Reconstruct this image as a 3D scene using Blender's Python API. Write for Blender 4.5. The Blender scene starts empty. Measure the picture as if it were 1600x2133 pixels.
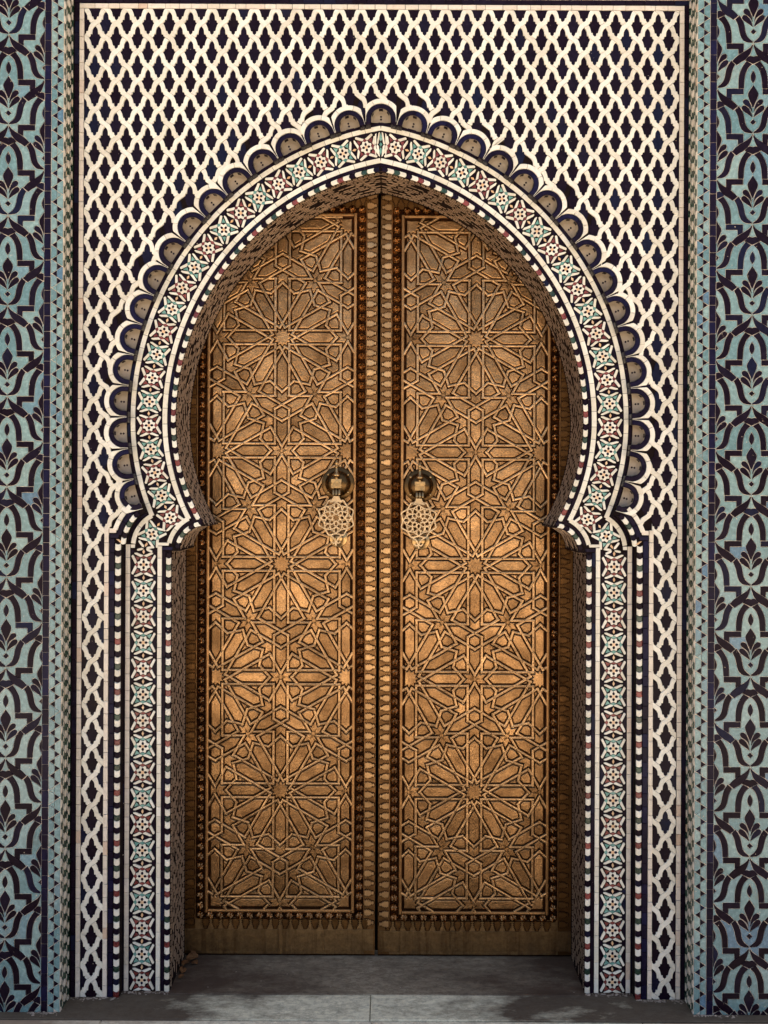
import bpy, math, random
from mathutils import Vector, Matrix
from mathutils.geometry import delaunay_2d_cdt, tessellate_polygon
R = math.radians
random.seed(7)
scene = bpy.context.scene
COL = scene.collection
# ------------------------------------------------------------------ measures
K = 0.002                      # metres per photo pixel on the lattice wall plane (Y = 0)
D = 3.90                       # camera to lattice wall
QD = D / 3.08                  # depths were first read for 3.08 m
CX, CY = 812.0, 1025.0         # vanishing point of the photo
HCAM = (2080 - CY) * K         # camera height above the threshold floor
AX = 790.0                     # axis of the doorway
Y_BAND = 0.038 * QD                 # arch band set back from the lattice wall
Y_DOOR = 0.276 * QD                 # face of the door leaves
Y_PIL = -0.088 * QD                 # face of the blue pillars
def S(Y): return K * (1 + Y / D)
def PX(u, Y): return (CX - AX) * K + (u - CX) * S(Y)
def PZ(v, Y): return HCAM + (CY - v) * S(Y)
def P(u, v, Y): return (PX(u, Y), PZ(v, Y))
# ------------------------------------------------------------------ camera
cam = bpy.data.cameras.new('camera'); camo = bpy.data.objects.new('camera', cam); COL.objects.link(camo)
cam.sensor_fit = 'VERTICAL'; cam.sensor_height = 36.0; cam.lens = 36.0 * (D / K) / 2133.0
cam.shift_x = (800 - CX) / 2133.0; cam.shift_y = (CY - 1066.5) / 2133.0
cam.clip_start = 0.05; cam.clip_end = 500
camo.location = ((CX - AX) * K, -D, HCAM)
camo.rotation_euler = (Matrix.Rotation(R(90), 4, 'X') @ Matrix.Rotation(R(0.26), 4, 'Z')).to_euler()
scene.camera = camo
# ------------------------------------------------------------------ light
SUN_EL, SUN_AZ = 50, 168        # the sun stands behind the wall: the doorway lies in open shade, the square in front is sunlit
w = bpy.data.worlds.new('World'); scene.world = w; w.use_nodes = True
nt = w.node_tree; bg = nt.nodes['Background']
sky = nt.nodes.new('ShaderNodeTexSky'); sky.sky_type = 'NISHITA'; sky.sun_disc = False
sky.sun_elevation = R(SUN_EL); sky.air_density = 0.6; sky.dust_density = 7.0; sky.ozone_density = 0.2
sdir = Vector((math.sin(R(SUN_AZ)) * math.cos(R(SUN_EL)), -math.cos(R(SUN_AZ)) * math.cos(R(SUN_EL)), math.sin(R(SUN_EL))))
sky.sun_rotation = math.atan2(sdir.x, sdir.y)
nt.links.new(sky.outputs[0], bg.inputs[0]); bg.inputs[1].default_value = 0.13
sl = bpy.data.lights.new('sun', 'SUN'); sl.energy = 4.5; sl.angle = R(0.5); sl.color = (1.0, 0.93, 0.82)
so = bpy.data.objects.new('sun', sl); COL.objects.link(so); so.location = (0, -3, 6)
so.rotation_euler = sdir.to_track_quat('Z', 'Y').to_euler()
scene.view_settings.view_transform = 'Standard'; scene.view_settings.look = 'None'
scene.view_settings.exposure = 1.95; scene.view_settings.gamma = 1.0
# ------------------------------------------------------------------ materials
def new_mat(name):
    m = bpy.data.materials.new(name); m.use_nodes = True
    n = m.node_tree; b = n.nodes['Principled BSDF']
    return m, n, b
def N(n, t, **kw):
    x = n.nodes.new(t)
    for k, v in kw.items(): setattr(x, k, v)
    return x
def rand_value(n):
    oi = N(n, 'ShaderNodeObjectInfo'); ge = N(n, 'ShaderNodeNewGeometry')
    ad = N(n, 'ShaderNodeMath', operation='ADD'); fr = N(n, 'ShaderNodeMath', operation='FRACT')
    n.links.new(oi.outputs['Random'], ad.inputs[0]); n.links.new(ge.outputs['Random Per Island'], ad.inputs[1])
    n.links.new(ad.outputs[0], fr.inputs[0])
    return fr.outputs[0], ge.outputs['Position']
def ramp(n, src, stops):
    r = N(n, 'ShaderNodeValToRGB'); n.links.new(src, r.inputs[0])
    e = r.color_ramp.elements
    while len(e) < len(stops): e.new(0.5)
    for i, (p, c) in enumerate(stops):
        e[i].position = p; e[i].color = (*c, 1)
    return r.outputs[0]
def mixc(n, fac, a, b, mode='MIX'):
    m = N(n, 'ShaderNodeMix', data_type='RGBA', blend_type=mode)
    if hasattr(fac, 'links'): n.links.new(fac, m.inputs[0])
    else: m.inputs[0].default_value = fac
    for s, i in ((a, 6), (b, 7)):
        if hasattr(s, 'links'): n.links.new(s, m.inputs[i])
        else: m.inputs[i].default_value = (*s, 1)
    return m.outputs[2]
def noise(n, pos, scale, detail=4, rough=0.6):
    t = N(n, 'ShaderNodeTexNoise'); t.inputs['Scale'].default_value = scale
    t.inputs['Detail'].default_value = detail; t.inputs['Roughness'].default_value = rough
    if pos is not None: n.links.new(pos, t.inputs['Vector'])
    return t.outputs[0]
def glaze(name, stops, rough=0.22, dirt=(0.16, 0.11, 0.07), dirt_amt=0.35, mott=0.16, bump=0.12, spec=0.5, chips=0.0):
    m, n, b = new_mat(name)
    rv, pos = rand_value(n)
    c = ramp(n, rv, stops)
    n1 = noise(n, pos, 55, 5)
    lo = tuple([1 - mott] * 3); hi = tuple([1 + mott] * 3)
    c = mixc(n, 1.0, c, ramp(n, n1, [(0.3, lo), (0.7, hi)]), 'MULTIPLY')
    n2 = noise(n, pos, 7, 8, 0.72)
    dm = ramp(n, n2, [(0.56, (0, 0, 0)), (0.78, (dirt_amt,) * 3)])
    c = mixc(n, dm, c, dirt)
    if chips:
        n4 = noise(n, pos, 75, 3, 0.6)
        c = mixc(n, ramp(n, n4, [(0.735 - chips, (0, 0, 0)), (0.75 - chips, (1, 1, 1))]), c, (0.55, 0.43, 0.31))
    n.links.new(c, b.inputs['Base Color'])
    rr = ramp(n, n1, [(0.3, (rough * 0.7,) * 3), (0.75, (rough * 1.6,) * 3)])
    n.links.new(rr, b.inputs['Roughness'])
    b.inputs['Specular IOR Level'].default_value = spec
    bm = N(n, 'ShaderNodeBump'); bm.inputs['Strength'].default_value = bump; bm.inputs['Distance'].default_value = 0.004
    n.links.new(noise(n, pos, 40, 3), bm.inputs['Height']); n.links.new(bm.outputs[0], b.inputs['Normal'])
    return m
def rough_mat(name, c1, c2, scale=30, rough=0.9, bump=0.4, bd=0.003, spec=0.08):
    m, n, b = new_mat(name); b.inputs['Specular IOR Level'].default_value = spec
    ge = N(n, 'ShaderNodeNewGeometry'); pos = ge.outputs['Position']
    n1 = noise(n, pos, scale, 8, 0.7)
    n.links.new(ramp(n, n1, [(0.3, c1), (0.7, c2)]), b.inputs['Base Color'])
    b.inputs['Roughness'].default_value = rough
    bm = N(n, 'ShaderNodeBump'); bm.inputs['Strength'].default_value = bump; bm.inputs['Distance'].default_value = bd
    n.links.new(n1, bm.inputs['Height']); n.links.new(bm.outputs[0], b.inputs['Normal'])
    return m
def brass(name, base, dark, rough=0.38, patina=0.5, bump=0.25, bscale=120, metal=1.0, spot=9, streak=False, var=0.16):
    m, n, b = new_mat(name)
    rv, pos = rand_value(n)
    n1 = noise(n, pos, spot, 7, 0.68)
    n2 = noise(n, pos, bscale, 5, 0.65)
    c = mixc(n, ramp(n, n1, [(0.38, (0, 0, 0)), (0.72, (patina,) * 3)]), base, dark)
    c = mixc(n, ramp(n, n2, [(0.4, (0, 0, 0)), (0.75, (patina * 0.8,) * 3)]), c, dark)
    c = mixc(n, 1.0, c, ramp(n, rv, [(0, (1 - var * 1.1, 1 - var * 1.2, 1 - var * 1.3)), (1, (1 + var, 1 + var * .9, 1 + var * .8))]), 'MULTIPLY')
    if streak:
        mp = N(n, 'ShaderNodeMapping'); mp.inputs['Scale'].default_value = (1, 1, 0.06); n.links.new(pos, mp.inputs[0])
        n3 = noise(n, mp.outputs[0], 22, 6, 0.7)
        c = mixc(n, ramp(n, n3, [(0.50, (0, 0, 0)), (0.70, (0.75,) * 3)]), c, dark)
    n.links.new(c, b.inputs['Base Color']); b.inputs['Metallic'].default_value = metal
    n.links.new(ramp(n, n1, [(0.3, (rough * 0.85,) * 3), (0.75, (rough * 1.4,) * 3)]), b.inputs['Roughness'])
    bd = N(n, 'ShaderNodeBump'); bd.inputs['Strength'].default_value = 0.35; bd.inputs['Distance'].default_value = 0.006
    n.links.new(noise(n, pos, 26, 2, 0.5), bd.inputs['Height'])
    bm = N(n, 'ShaderNodeBump'); bm.inputs['Strength'].default_value = bump; bm.inputs['Distance'].default_value = 0.002
    n.links.new(n2, bm.inputs['Height']); n.links.new(bd.outputs[0], bm.inputs['Normal']); n.links.new(bm.outputs[0], b.inputs['Normal'])
    return m
M = {}
M['white'] = glaze('white_glaze', [(0, (0.68, 0.62, 0.47)), (0.5, (0.765, 0.715, 0.565)), (1, (0.83, 0.785, 0.64))], 0.3, (0.36, 0.27, 0.17), 0.4, 0.06)
M['cream'] = glaze('cream_glaze', [(0, (0.66, 0.57, 0.43)), (0.9, (0.76, 0.67, 0.53)), (1, (0.60, 0.42, 0.28))], 0.3, (0.34, 0.24, 0.15), 0.45, 0.08)
M['navy'] = glaze('navy_glaze', [(0, (0.0095, 0.0045, 0.0085)), (0.7, (0.0115, 0.0065, 0.0130)), (0.88, (0.012, 0.008, 0.017)), (1, (0.010, 0.012, 0.030))], 0.2, (0.03, 0.018, 0.014), 0.5, 0.3, 0.1, 0.06, 0.004)
M['indigo'] = glaze('indigo_glaze', [(0, (0.010, 0.006, 0.014)), (0.6, (0.010, 0.007, 0.020)), (1, (0.011, 0.010, 0.034))], 0.2, (0.03, 0.018, 0.014), 0.4, 0.3, 0.1, 0.08)
M['aqua'] = glaze('aqua_glaze', [(0, (0.115, 0.215, 0.215)), (0.45, (0.17, 0.28, 0.265)), (0.8, (0.235, 0.34, 0.305)), (0.93, (0.145, 0.25, 0.27)), (1, (0.075, 0.155, 0.22))], 0.22, (0.20, 0.15, 0.10), 0.5, 0.22, chips=0.012)
M['red'] = glaze('red_glaze', [(0, (0.12, 0.017, 0.014)), (1, (0.23, 0.047, 0.034))], 0.25, mott=0.3)
M['teal'] = glaze('teal_glaze', [(0, (0.085, 0.25, 0.20)), (1, (0.19, 0.37, 0.30))], 0.25, mott=0.25)
M['bottle'] = glaze('bottle_glaze', [(0, (0.012, 0.030, 0.016)), (1, (0.022, 0.055, 0.03))], 0.25, mott=0.3)
M['peach'] = glaze('peach_glaze', [(0, (0.66, 0.40, 0.19)), (1, (0.78, 0.54, 0.31))], 0.3)
M['soffit_cream'] = glaze('soffit_cream_glaze', [(0, (0.23, 0.15, 0.09)), (1, (0.42, 0.295, 0.19))], 0.35, (0.16, 0.10, 0.06), 0.6, 0.2)  # browned: warm bounce from the brass and reveal shade put into the colour
M['grout_dark'] = rough_mat('dark_grout', (0.007, 0.004, 0.004), (0.014, 0.008, 0.007))
M['grout_pale'] = rough_mat('pale_grout', (0.62, 0.52, 0.40), (0.80, 0.70, 0.56))
M['grout_brown'] = rough_mat('brown_grout', (0.05, 0.028, 0.016), (0.11, 0.065, 0.04))
M['niche'] = glaze('niche_glaze', [(0, (0.22, 0.175, 0.12)), (1, (0.30, 0.245, 0.175))], 0.4, (0.25, 0.17, 0.10), 0.5, 0.1)  # darker than the cream tiles: the hollows' shade is put into the colour
# (0.56, 0.335, 0.13), (0.16, 0.075, 0.022)
M['strap'] = brass('brass_strap', (0.56, 0.355, 0.172), (0.22, 0.115, 0.043), 0.36, 0.65, 0.15)
M['cell'] = brass('brass_panel', (0.50, 0.29, 0.125), (0.13, 0.062, 0.021), 0.32, 0.9, 0.8, 130, var=0.24)
M['plate'] = brass('dark_brass_plate', (0.05, 0.020, 0.008), (0.02, 0.008, 0.004), 0.6, 0.7, 0.3)
M['stud'] = brass('stud_bronze', (0.42, 0.24, 0.10), (0.16, 0.075, 0.025), 0.15, 0.5, 0.05)
M['orn'] = brass('brass_ornament', (0.56, 0.35, 0.16), (0.22, 0.11, 0.04), 0.40, 0.4, 0.1)
M['frame'] = brass('brass_frame', (0.44, 0.245, 0.10), (0.17, 0.08, 0.025), 0.42, 0.5, 0.15)
M['kick'] = brass('kick_plate_brass', (0.38, 0.24, 0.105), (0.07, 0.033, 0.013), 0.40, 0.6, 0.3, 90, streak=True)
M['shaded'] = brass('shaded_brass', (0.20, 0.10, 0.033), (0.06, 0.027, 0.010), 0.45, 0.6, 0.15)  # frame brass darkened: the shade by the jambs is put into its colour
M['cast'] = brass('cast_brass', (0.46, 0.31, 0.14), (0.20, 0.11, 0.04), 0.28, 0.4, 0.08)
M['stile'] = brass('stile_brass', (0.27, 0.145, 0.055), (0.08, 0.036, 0.013), 0.42, 0.7, 0.3)
M['knock'] = brass('knocker_brass', (0.58, 0.43, 0.25), (0.32, 0.21, 0.10), 0.36, 0.35, 0.08)
M['dome'] = brass('knocker_dome_brass', (0.105, 0.062, 0.025), (0.05, 0.027, 0.010), 0.32, 0.5, 0.08)
M['black'] = rough_mat('black_gap', (0.004, 0.003, 0.002), (0.008, 0.006, 0.005))
M['added_pavement'] = rough_mat('added_dark_paving', (0.12, 0.10, 0.085), (0.20, 0.17, 0.14), 6, 0.8)
M['leaf'] = rough_mat('dry_leaf', (0.10, 0.045, 0.018), (0.24, 0.12, 0.05), 60, 0.8)
M['ground'] = rough_mat('ground_paving', (0.40, 0.34, 0.27), (0.50, 0.44, 0.36), 6, 0.8)
def floor_mat(name, light, mid, dirt, lo, hi):
    m, n, b = new_mat(name)
    ge = N(n, 'ShaderNodeNewGeometry'); pos = ge.outputs['Position']
    mp = N(n, 'ShaderNodeMapping'); mp.inputs['Scale'].default_value = (1, 2.2, 1); n.links.new(pos, mp.inputs[0])
    n1 = noise(n, mp.outputs[0], 2.3, 9, 0.66); n2 = noise(n, mp.outputs[0], 16, 8, 0.7)
    c = mixc(n, ramp(n, n2, [(0.3, (0, 0, 0)), (0.7, (1, 1, 1))]), light, mid)
    n5 = noise(n, mp.outputs[0], 5.5, 10, 0.75)
    c = mixc(n, ramp(n, n5, [(0.47, (0, 0, 0)), (0.50, (0.55,) * 3), (0.53, (0, 0, 0))]), c, tuple(x * .45 for x in mid))
    c = mixc(n, ramp(n, noise(n, pos, 34, 6, 0.7), [(0.5, (0, 0, 0)), (0.7, (0.6,) * 3)]), c, tuple(x * .5 for x in mid))
    # clean towards the middle; jamb dirt, deepened to put corner shade into the colour
    sx = N(n, 'ShaderNodeSeparateXYZ'); n.links.new(pos, sx.inputs[0])
    ab = N(n, 'ShaderNodeMath', operation='ABSOLUTE'); n.links.new(sx.outputs[0], ab.inputs[0])
    ml = N(n, 'ShaderNodeMath', operation='MULTIPLY_ADD'); n.links.new(ab.outputs[0], ml.inputs[0]); ml.inputs[1].default_value = 0.40
    n.links.new(n1, ml.inputs[2])
    c = mixc(n, ramp(n, ml.outputs[0], [(lo, (0, 0, 0)), (hi, (0.92,) * 3)]), c, dirt)
    n3 = noise(n, pos, 120, 4, 0.6)
    c = mixc(n, ramp(n, n3, [(0.66, (0, 0, 0)), (0.74, (0.7,) * 3)]), c, (0.05, 0.032, 0.022))
    n.links.new(c, b.inputs['Base Color']); b.inputs['Roughness'].default_value = 0.7; b.inputs['Specular IOR Level'].default_value = 0.15
    bm = N(n, 'ShaderNodeBump'); bm.inputs['Strength'].default_value = 0.3; bm.inputs['Distance'].default_value = 0.003
    n.links.new(n2, bm.inputs['Height']); n.links.new(bm.outputs[0], b.inputs['Normal'])
    return m
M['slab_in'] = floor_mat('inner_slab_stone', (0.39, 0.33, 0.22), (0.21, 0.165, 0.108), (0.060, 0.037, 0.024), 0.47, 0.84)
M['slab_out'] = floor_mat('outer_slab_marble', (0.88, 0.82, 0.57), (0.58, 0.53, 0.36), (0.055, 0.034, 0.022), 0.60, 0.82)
M['nosing'] = floor_mat('nosing_marble', (0.86, 0.78, 0.56), (0.68, 0.59, 0.42), (0.28, 0.19, 0.12), 0.8, 1.2)
# ------------------------------------------------------------------ 2D helpers
def area(p):
    return 0.5 * sum(p[i][0] * p[(i + 1) % len(p)][1] - p[(i + 1) % len(p)][0] * p[i][1] for i in range(len(p)))
def ccw(p): return list(p) if area(p) > 0 else list(p)[::-1]
def clean(p, eps=1e-5):
    q = []
    for a in p:
        if not q or math.hypot(a[0] - q[-1][0], a[1] - q[-1][1]) > eps: q.append((a[0], a[1]))
    if len(q) > 1 and math.hypot(q[0][0] - q[-1][0], q[0][1] - q[-1][1]) <= eps: q.pop()
    return q
def inset(p, d, lim=2.0):
    """vertex-count keeping inset of a ccw polygon"""
    n = len(p); out = []
    for i in range(n):
        a, b, c = p[i - 1], p[i], p[(i + 1) % n]
        e1 = (b[0] - a[0], b[1] - a[1]); e2 = (c[0] - b[0], c[1] - b[1])
        l1 = math.hypot(*e1) or 1e-9; l2 = math.hypot(*e2) or 1e-9
        n1 = (-e1[1] / l1, e1[0] / l1); n2 = (-e2[1] / l2, e2[0] / l2)
        m = (n1[0] + n2[0], n1[1] + n2[1]); ml = m[0] * m[0] + m[1] * m[1]
        f = 2 / ml if ml > 1e-6 else 1.0
        v = (m[0] * f * d, m[1] * f * d); L = math.hypot(*v)
        if L > lim * abs(d): v = (v[0] * lim * abs(d) / L, v[1] * lim * abs(d) / L)
        out.append((b[0] + v[0], b[1] + v[1]))
    return out
def inset_robust(p, d):
    """inset with collapse of short edges; None when nothing is left"""
    p = clean(ccw(p)); n = len(p)
    lines = []
    for i in range(n):
        a, b = p[i], p[(i + 1) % n]; ex, ey = b[0] - a[0], b[1] - a[1]; l = math.hypot(ex, ey)
        if l < 1e-6: continue
        ex, ey = ex / l, ey / l
        lines.append((a[0] - ey * d, a[1] + ex * d, ex, ey))
    for _ in range(40):
        m = len(lines)
        if m < 3: return None
        pts = []
        for i in range(m):
            x1, y1, dx1, dy1 = lines[i - 1]; x2, y2, dx2, dy2 = lines[i]
            den = dx1 * dy2 - dy1 * dx2
            if abs(den) < 1e-4: pts.append((x2, y2)); continue
            t = ((x2 - x1) * dy2 - (y2 - y1) * dx2) / den
            pts.append((x1 + dx1 * t, y1 + dy1 * t))
        worst, wi = 1e-9, -1
        for i in range(m):
            a, b = pts[i], pts[(i + 1) % m]
            f = (b[0] - a[0]) * lines[i][2] + (b[1] - a[1]) * lines[i][3]
            if f < worst: worst, wi = f, i
        if wi < 0: break
        lines.pop(wi)
    pts = clean(pts)
    if len(pts) < 3 or area(pts) <= 0: return None
    return pts
def clip_half(p, nx, ny, c):
    """keep nx*x+ny*y >= c"""
    out = []
    for i in range(len(p)):
        a, b = p[i], p[(i + 1) % len(p)]
        da, db = nx * a[0] + ny * a[1] - c, nx * b[0] + ny * b[1] - c
        if da >= 0: out.append(a)
        if (da >= 0) != (db >= 0):
            t = da / (da - db); out.append((a[0] + (b[0] - a[0]) * t, a[1] + (b[1] - a[1]) * t))
    return out
def inside(pt, poly):
    x, y = pt; r = False; j = len(poly) - 1
    for i in range(len(poly)):
        xi, yi = poly[i]; xj, yj = poly[j]
        if (yi > y) != (yj > y) and x < (xj - xi) * (y - yi) / (yj - yi) + xi: r = not r
        j = i
    return r
def centroid(p): return (sum(a[0] for a in p) / len(p), sum(a[1] for a in p) / len(p))
def arc(c, r, a0, a1, n):
    return [(c[0] + r * math.cos(R(a0 + (a1 - a0) * i / n)), c[1] + r * math.sin(R(a0 + (a1 - a0) * i / n))) for i in range(n + 1)]
def smooth(pts, it=2):
    for _ in range(it):
        q = [pts[0]]
        for a, b in zip(pts, pts[1:]):
            q += [(a[0] * .75 + b[0] * .25, a[1] * .75 + b[1] * .25), (a[0] * .25 + b[0] * .75, a[1] * .25 + b[1] * .75)]
        q.append(pts[-1]); pts = q
    return pts
# ------------------------------------------------------------------ mesh helpers
WL = {}                                     # world location of every parent
def link(o, parent, loc):
    COL.objects.link(o)
    if parent is not None:
        o.parent = parent; b = WL[parent.name]
        o.location = (loc[0] - b[0], loc[1] - b[1], loc[2] - b[2])
    else: o.location = loc
    WL[o.name] = tuple(loc)
    return o
def empty(name, loc, label, cat, group=None):
    o = bpy.data.objects.new(name, None); o.empty_display_size = 0.05
    link(o, None, loc); o['label'] = label; o['category'] = cat
    if group: o['group'] = group
    return o
def mesh(name, V, F, mat, smooth_=False):
    me = bpy.data.meshes.new(name); me.from_pydata(V, [], F)
    me.materials.append(mat)
    if smooth_:
        for p in me.polygons: p.use_smooth = True
    me.update(); return me
def obj(name, me, parent, loc=(0, 0, 0), kind=None, jit=0.0):
    o = bpy.data.objects.new(name, me); link(o, parent, loc)
    if jit: o.rotation_euler = (R(random.gauss(0, jit)), R(random.gauss(0, jit) * .4), R(random.gauss(0, jit)))
    if kind: o['kind'] = kind
    return o
class MB:
    def __init__(s): s.V = []; s.F = []
    def add(s, V, F, loc=(0, 0, 0)):
        b = len(s.V); s.V += [(v[0] + loc[0], v[1] + loc[1], v[2] + loc[2]) for v in V]; s.F += [tuple(i + b for i in f) for f in F]
    def box(s, x0, x1, y0, y1, z0, z1):
        s.add([(x0, y0, z0), (x1, y0, z0), (x1, y1, z0), (x0, y1, z0), (x0, y0, z1), (x1, y0, z1), (x1, y1, z1), (x0, y1, z1)],
              [(0, 3, 2, 1), (4, 5, 6, 7), (0, 1, 5, 4), (1, 2, 6, 5), (2, 3, 7, 6), (3, 0, 4, 7)])
    def build(s, name, mat, parent, kind=None, smooth_=False, loc=(0, 0, 0)):
        if not s.F: return None
        V = [(v[0] - loc[0], v[1] - loc[1], v[2] - loc[2]) for v in s.V] if any(loc) else s.V
        return obj(name, mesh(name, V, s.F, mat, smooth_), parent, loc, kind)
def plate(p, front, thick, ch):
    """p: ccw (x,z) polygon -> chamfered slab whose face looks to -Y"""
    n = len(p); q = inset(p, ch)
    V = [(a[0], front, a[1]) for a in q] + [(a[0], front + ch * .8, a[1]) for a in p] + [(a[0], front + thick, a[1]) for a in p]
    F = [tuple(range(n))]
    for i in range(n):
        j = (i + 1) % n
        F.append((i, n + i, n + j, j)); F.append((n + i, 2 * n + i, 2 * n + j, n + j))
    return V, F
def dome_plate(p, front, thick, ch, rise):
    """as plate, the face pillowed towards -Y"""
    n = len(p); q1 = inset(p, ch); q2 = inset(p, ch * 3.0)
    V = [(a[0], front - rise, a[1]) for a in q2] + [(a[0], front, a[1]) for a in q1] + [(a[0], front + ch, a[1]) for a in p] + [(a[0], front + thick, a[1]) for a in p]
    F = [tuple(range(n))]
    for k in range(3):
        for i in range(n):
            j = (i + 1) % n; F.append((k * n + i, (k + 1) * n + i, (k + 1) * n + j, k * n + j))
    return V, F
def to_xz(p, Y): return ccw(clean([P(u, v, Y) for u, v in p]))
def rel_xz(p, Y):
    s = S(Y); return ccw(clean([(u * s, -v * s) for u, v in p], 1e-6))
def tile(name, p, mat, parent, Y, thick=0.008, ch=0.0009, grout=0.5, jit=0.35, dome=None):
    """photo-pixel polygon on the plane Y -> one tile object with its own mesh"""
    q = inset(to_xz(p, Y), grout * S(Y)); c = centroid(q)
    q = [(a[0] - c[0], a[1] - c[1]) for a in q]
    V, F = plate(q, 0, thick, ch) if dome is None else dome_plate(q, 0, thick, ch, dome)
    return obj(name, mesh(name, V, F, mat), parent, (c[0], Y, c[1]), jit=jit)
def tile_into(mb, p, Y, thick=0.008, ch=0.0009, grout=0.5):
    q = inset(to_xz(p, Y), grout * S(Y))
    if len(q) < 3 or area(q) <= 0: return
    V, F = plate(q, 0, thick, ch); mb.add(V, F, (0, Y + random.uniform(0, .0006), 0))
def slab(outer, holes, y0, y1, mat, name, parent):
    """solid of a polygon with holes, front y0, back y1 (world x,z)"""
    loops = [outer] + holes; V = []; F = []; off = 0
    tri = tessellate_polygon([[Vector((a[0], a[1], 0)) for a in l] for l in loops])
    flat = [a for l in loops for a in l]; n = len(flat)
    V = [(a[0], y0, a[1]) for a in flat] + [(a[0], y1, a[1]) for a in flat]
    for t in tri:
        a, b, c = [flat[i] for i in t]
        t = tuple(t) if (b[0] - a[0]) * (c[1] - a[1]) - (b[1] - a[1]) * (c[0] - a[0]) > 0 else tuple(t)[::-1]
        F.append(t); F.append(tuple(n + i for i in t[::-1]))
    for l in loops:
        m = len(l); f = area(l) > 0
        if l is not outer: f = not f
        for i in range(m):
            j = (i + 1) % m; q = (off + i, n + off + i, n + off + j, off + j)
            F.append(q if (area(l) > 0) == (l is outer) or True else q[::-1])
        off += m
    return obj(name, mesh(name, V, F, mat), parent)
def mir(p): return [(2 * AX - u, v) for u, v in p]
# ------------------------------------------------------------------ paths of the arch (photo pixels, left half, apex first)
UC, UR, LR_, SPR = (AX + 104.5, 876.0), 585.0, 480.0, 876.0
C1, C2 = (353.0, 1143.0), (427.0, 1150.0)
def arch_path(off, step=6.0, stop=None):
    """centre line shifted inwards by off, from the axis down to where it reaches circle stop=(c, r)"""
    r = UR - off; a0 = math.degrees(math.asin(min(1, (UC[0] - AX) / r)))
    pts = []; n = int((90 - a0) * math.pi / 180 * r / step)
    for i in range(n + 1):
        a = R(a0 + (90 - a0) * i / n); pts.append((UC[0] - r * math.sin(a), UC[1] - r * math.cos(a)))
    r = LR_ - off; cx = UC[0] - UR + LR_
    i = 0
    while True:
        i += 1; a = step * i / r * 0.5
        p = (cx - r * math.cos(a), SPR + r * math.sin(a))
        if p[1] > 1125: break
        if stop and math.hypot(p[0] - stop[0][0], p[1] - stop[0][1]) <= stop[1]: pts.append(p); break
        if i % 2 == 0: pts.append(p)
    return pts
def arc_from(pt, c, r, n=10):
    a = math.degrees(math.atan2(pt[1] - c[1], pt[0] - c[0]))
    if a > 0: a -= 360
    return arc(c, r, a, -180, n)
def cumlen(p):
    s = [0]
    for a, b in zip(p, p[1:]): s.append(s[-1] + math.hypot(b[0] - a[0], b[1] - a[1]))
    return s
def at_len(p, cs, s):
    s = max(0, min(cs[-1], s)); lo = 0
    for i in range(len(cs) - 1):
        if cs[i + 1] >= s: lo = i; break
    t = (s - cs[lo]) / max(1e-9, cs[lo + 1] - cs[lo]); a, b = p[lo], p[lo + 1]
    l = math.hypot(b[0] - a[0], b[1] - a[1]) or 1e-9
    return (a[0] + (b[0] - a[0]) * t, a[1] + (b[1] - a[1]) * t), ((b[0] - a[0]) / l, (b[1] - a[1]) / l)
def ribbon(path, hw, length, jitter=0.12, sub=4):
    """cuts a band of half width hw along path into tile outlines of about that length"""
    cs = cumlen(path); n = max(1, round(cs[-1] / length)); cut = [cs[-1] * i / n for i in range(n + 1)]
    for i in range(1, n): cut[i] += random.uniform(-jitter, jitter) * length
    out = []
    for a, b in zip(cut, cut[1:]):
        A = []; B = []
        for k in range(sub + 1):
            p, t = at_len(path, cs, a + (b - a) * k / sub + (1e-4 if k == 0 else -1e-4 if k == sub else 0))
            A.append((p[0] - t[1] * hw, p[1] + t[0] * hw)); B.append((p[0] + t[1] * hw, p[1] - t[0] * hw))
        out.append(A + B[::-1])
    return out
# ------------------------------------------------------------------ the setting: ground and threshold
V_W0, V_BAND = 2080.0, CY + HCAM / S(Y_BAND)
mb = MB(); mb.add([(-40, -60, -0.16), (40, -60, -0.16), (40, 0.6, -0.16), (-40, 0.6, -0.16)], [(0, 1, 2, 3)])
g = mb.build('ground', M['ground'], None); g['kind'] = 'structure'
mb = MB(); mb.box(-12, 12, -2.6, -0.23, -0.30, -0.156); g2 = mb.build('added_pavement', M['added_pavement'], None); g2['kind'] = 'structure'  # unseen dark strip, added to darken what the door foot reflects
mb = MB(); mb.box(-2.4, 2.4, -0.135 * QD, 0.60, -0.155, -0.034)
fl = mb.build('threshold', M['grout_dark'], None); fl['kind'] = 'structure'
def slab_piece(name, x0, x1, y0, y1, mat, z1=0.0, dz=0.03):
    V, F = [], []
    c = 0.003; V = [(x0 + c, y0 + c, z1), (x1 - c, y0 + c, z1), (x1 - c, y1 - c, z1), (x0 + c, y1 - c, z1)]
    V += [(x0, y0, z1 - c), (x1, y0, z1 - c), (x1, y1, z1 - c), (x0, y1, z1 - c)] + [(x0, y0, z1 - dz), (x1, y0, z1 - dz), (x1, y1, z1 - dz), (x0, y1, z1 - dz)]
    F = [(0, 1, 2, 3)] + [f for k in (0, 4) for i in range(4) for f in [(k + i, k + 4 + i, k + 4 + (i + 1) % 4, k + (i + 1) % 4)]]
    return obj(name, mesh(name, V, F, mat), fl)
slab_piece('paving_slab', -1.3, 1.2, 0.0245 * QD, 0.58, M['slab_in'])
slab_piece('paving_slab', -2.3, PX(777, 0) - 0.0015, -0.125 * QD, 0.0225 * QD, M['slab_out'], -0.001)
slab_piece('paving_slab', PX(777, 0) + 0.0015, 2.3, -0.125 * QD, 0.0225 * QD, M['slab_out'], 0.0005)
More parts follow.
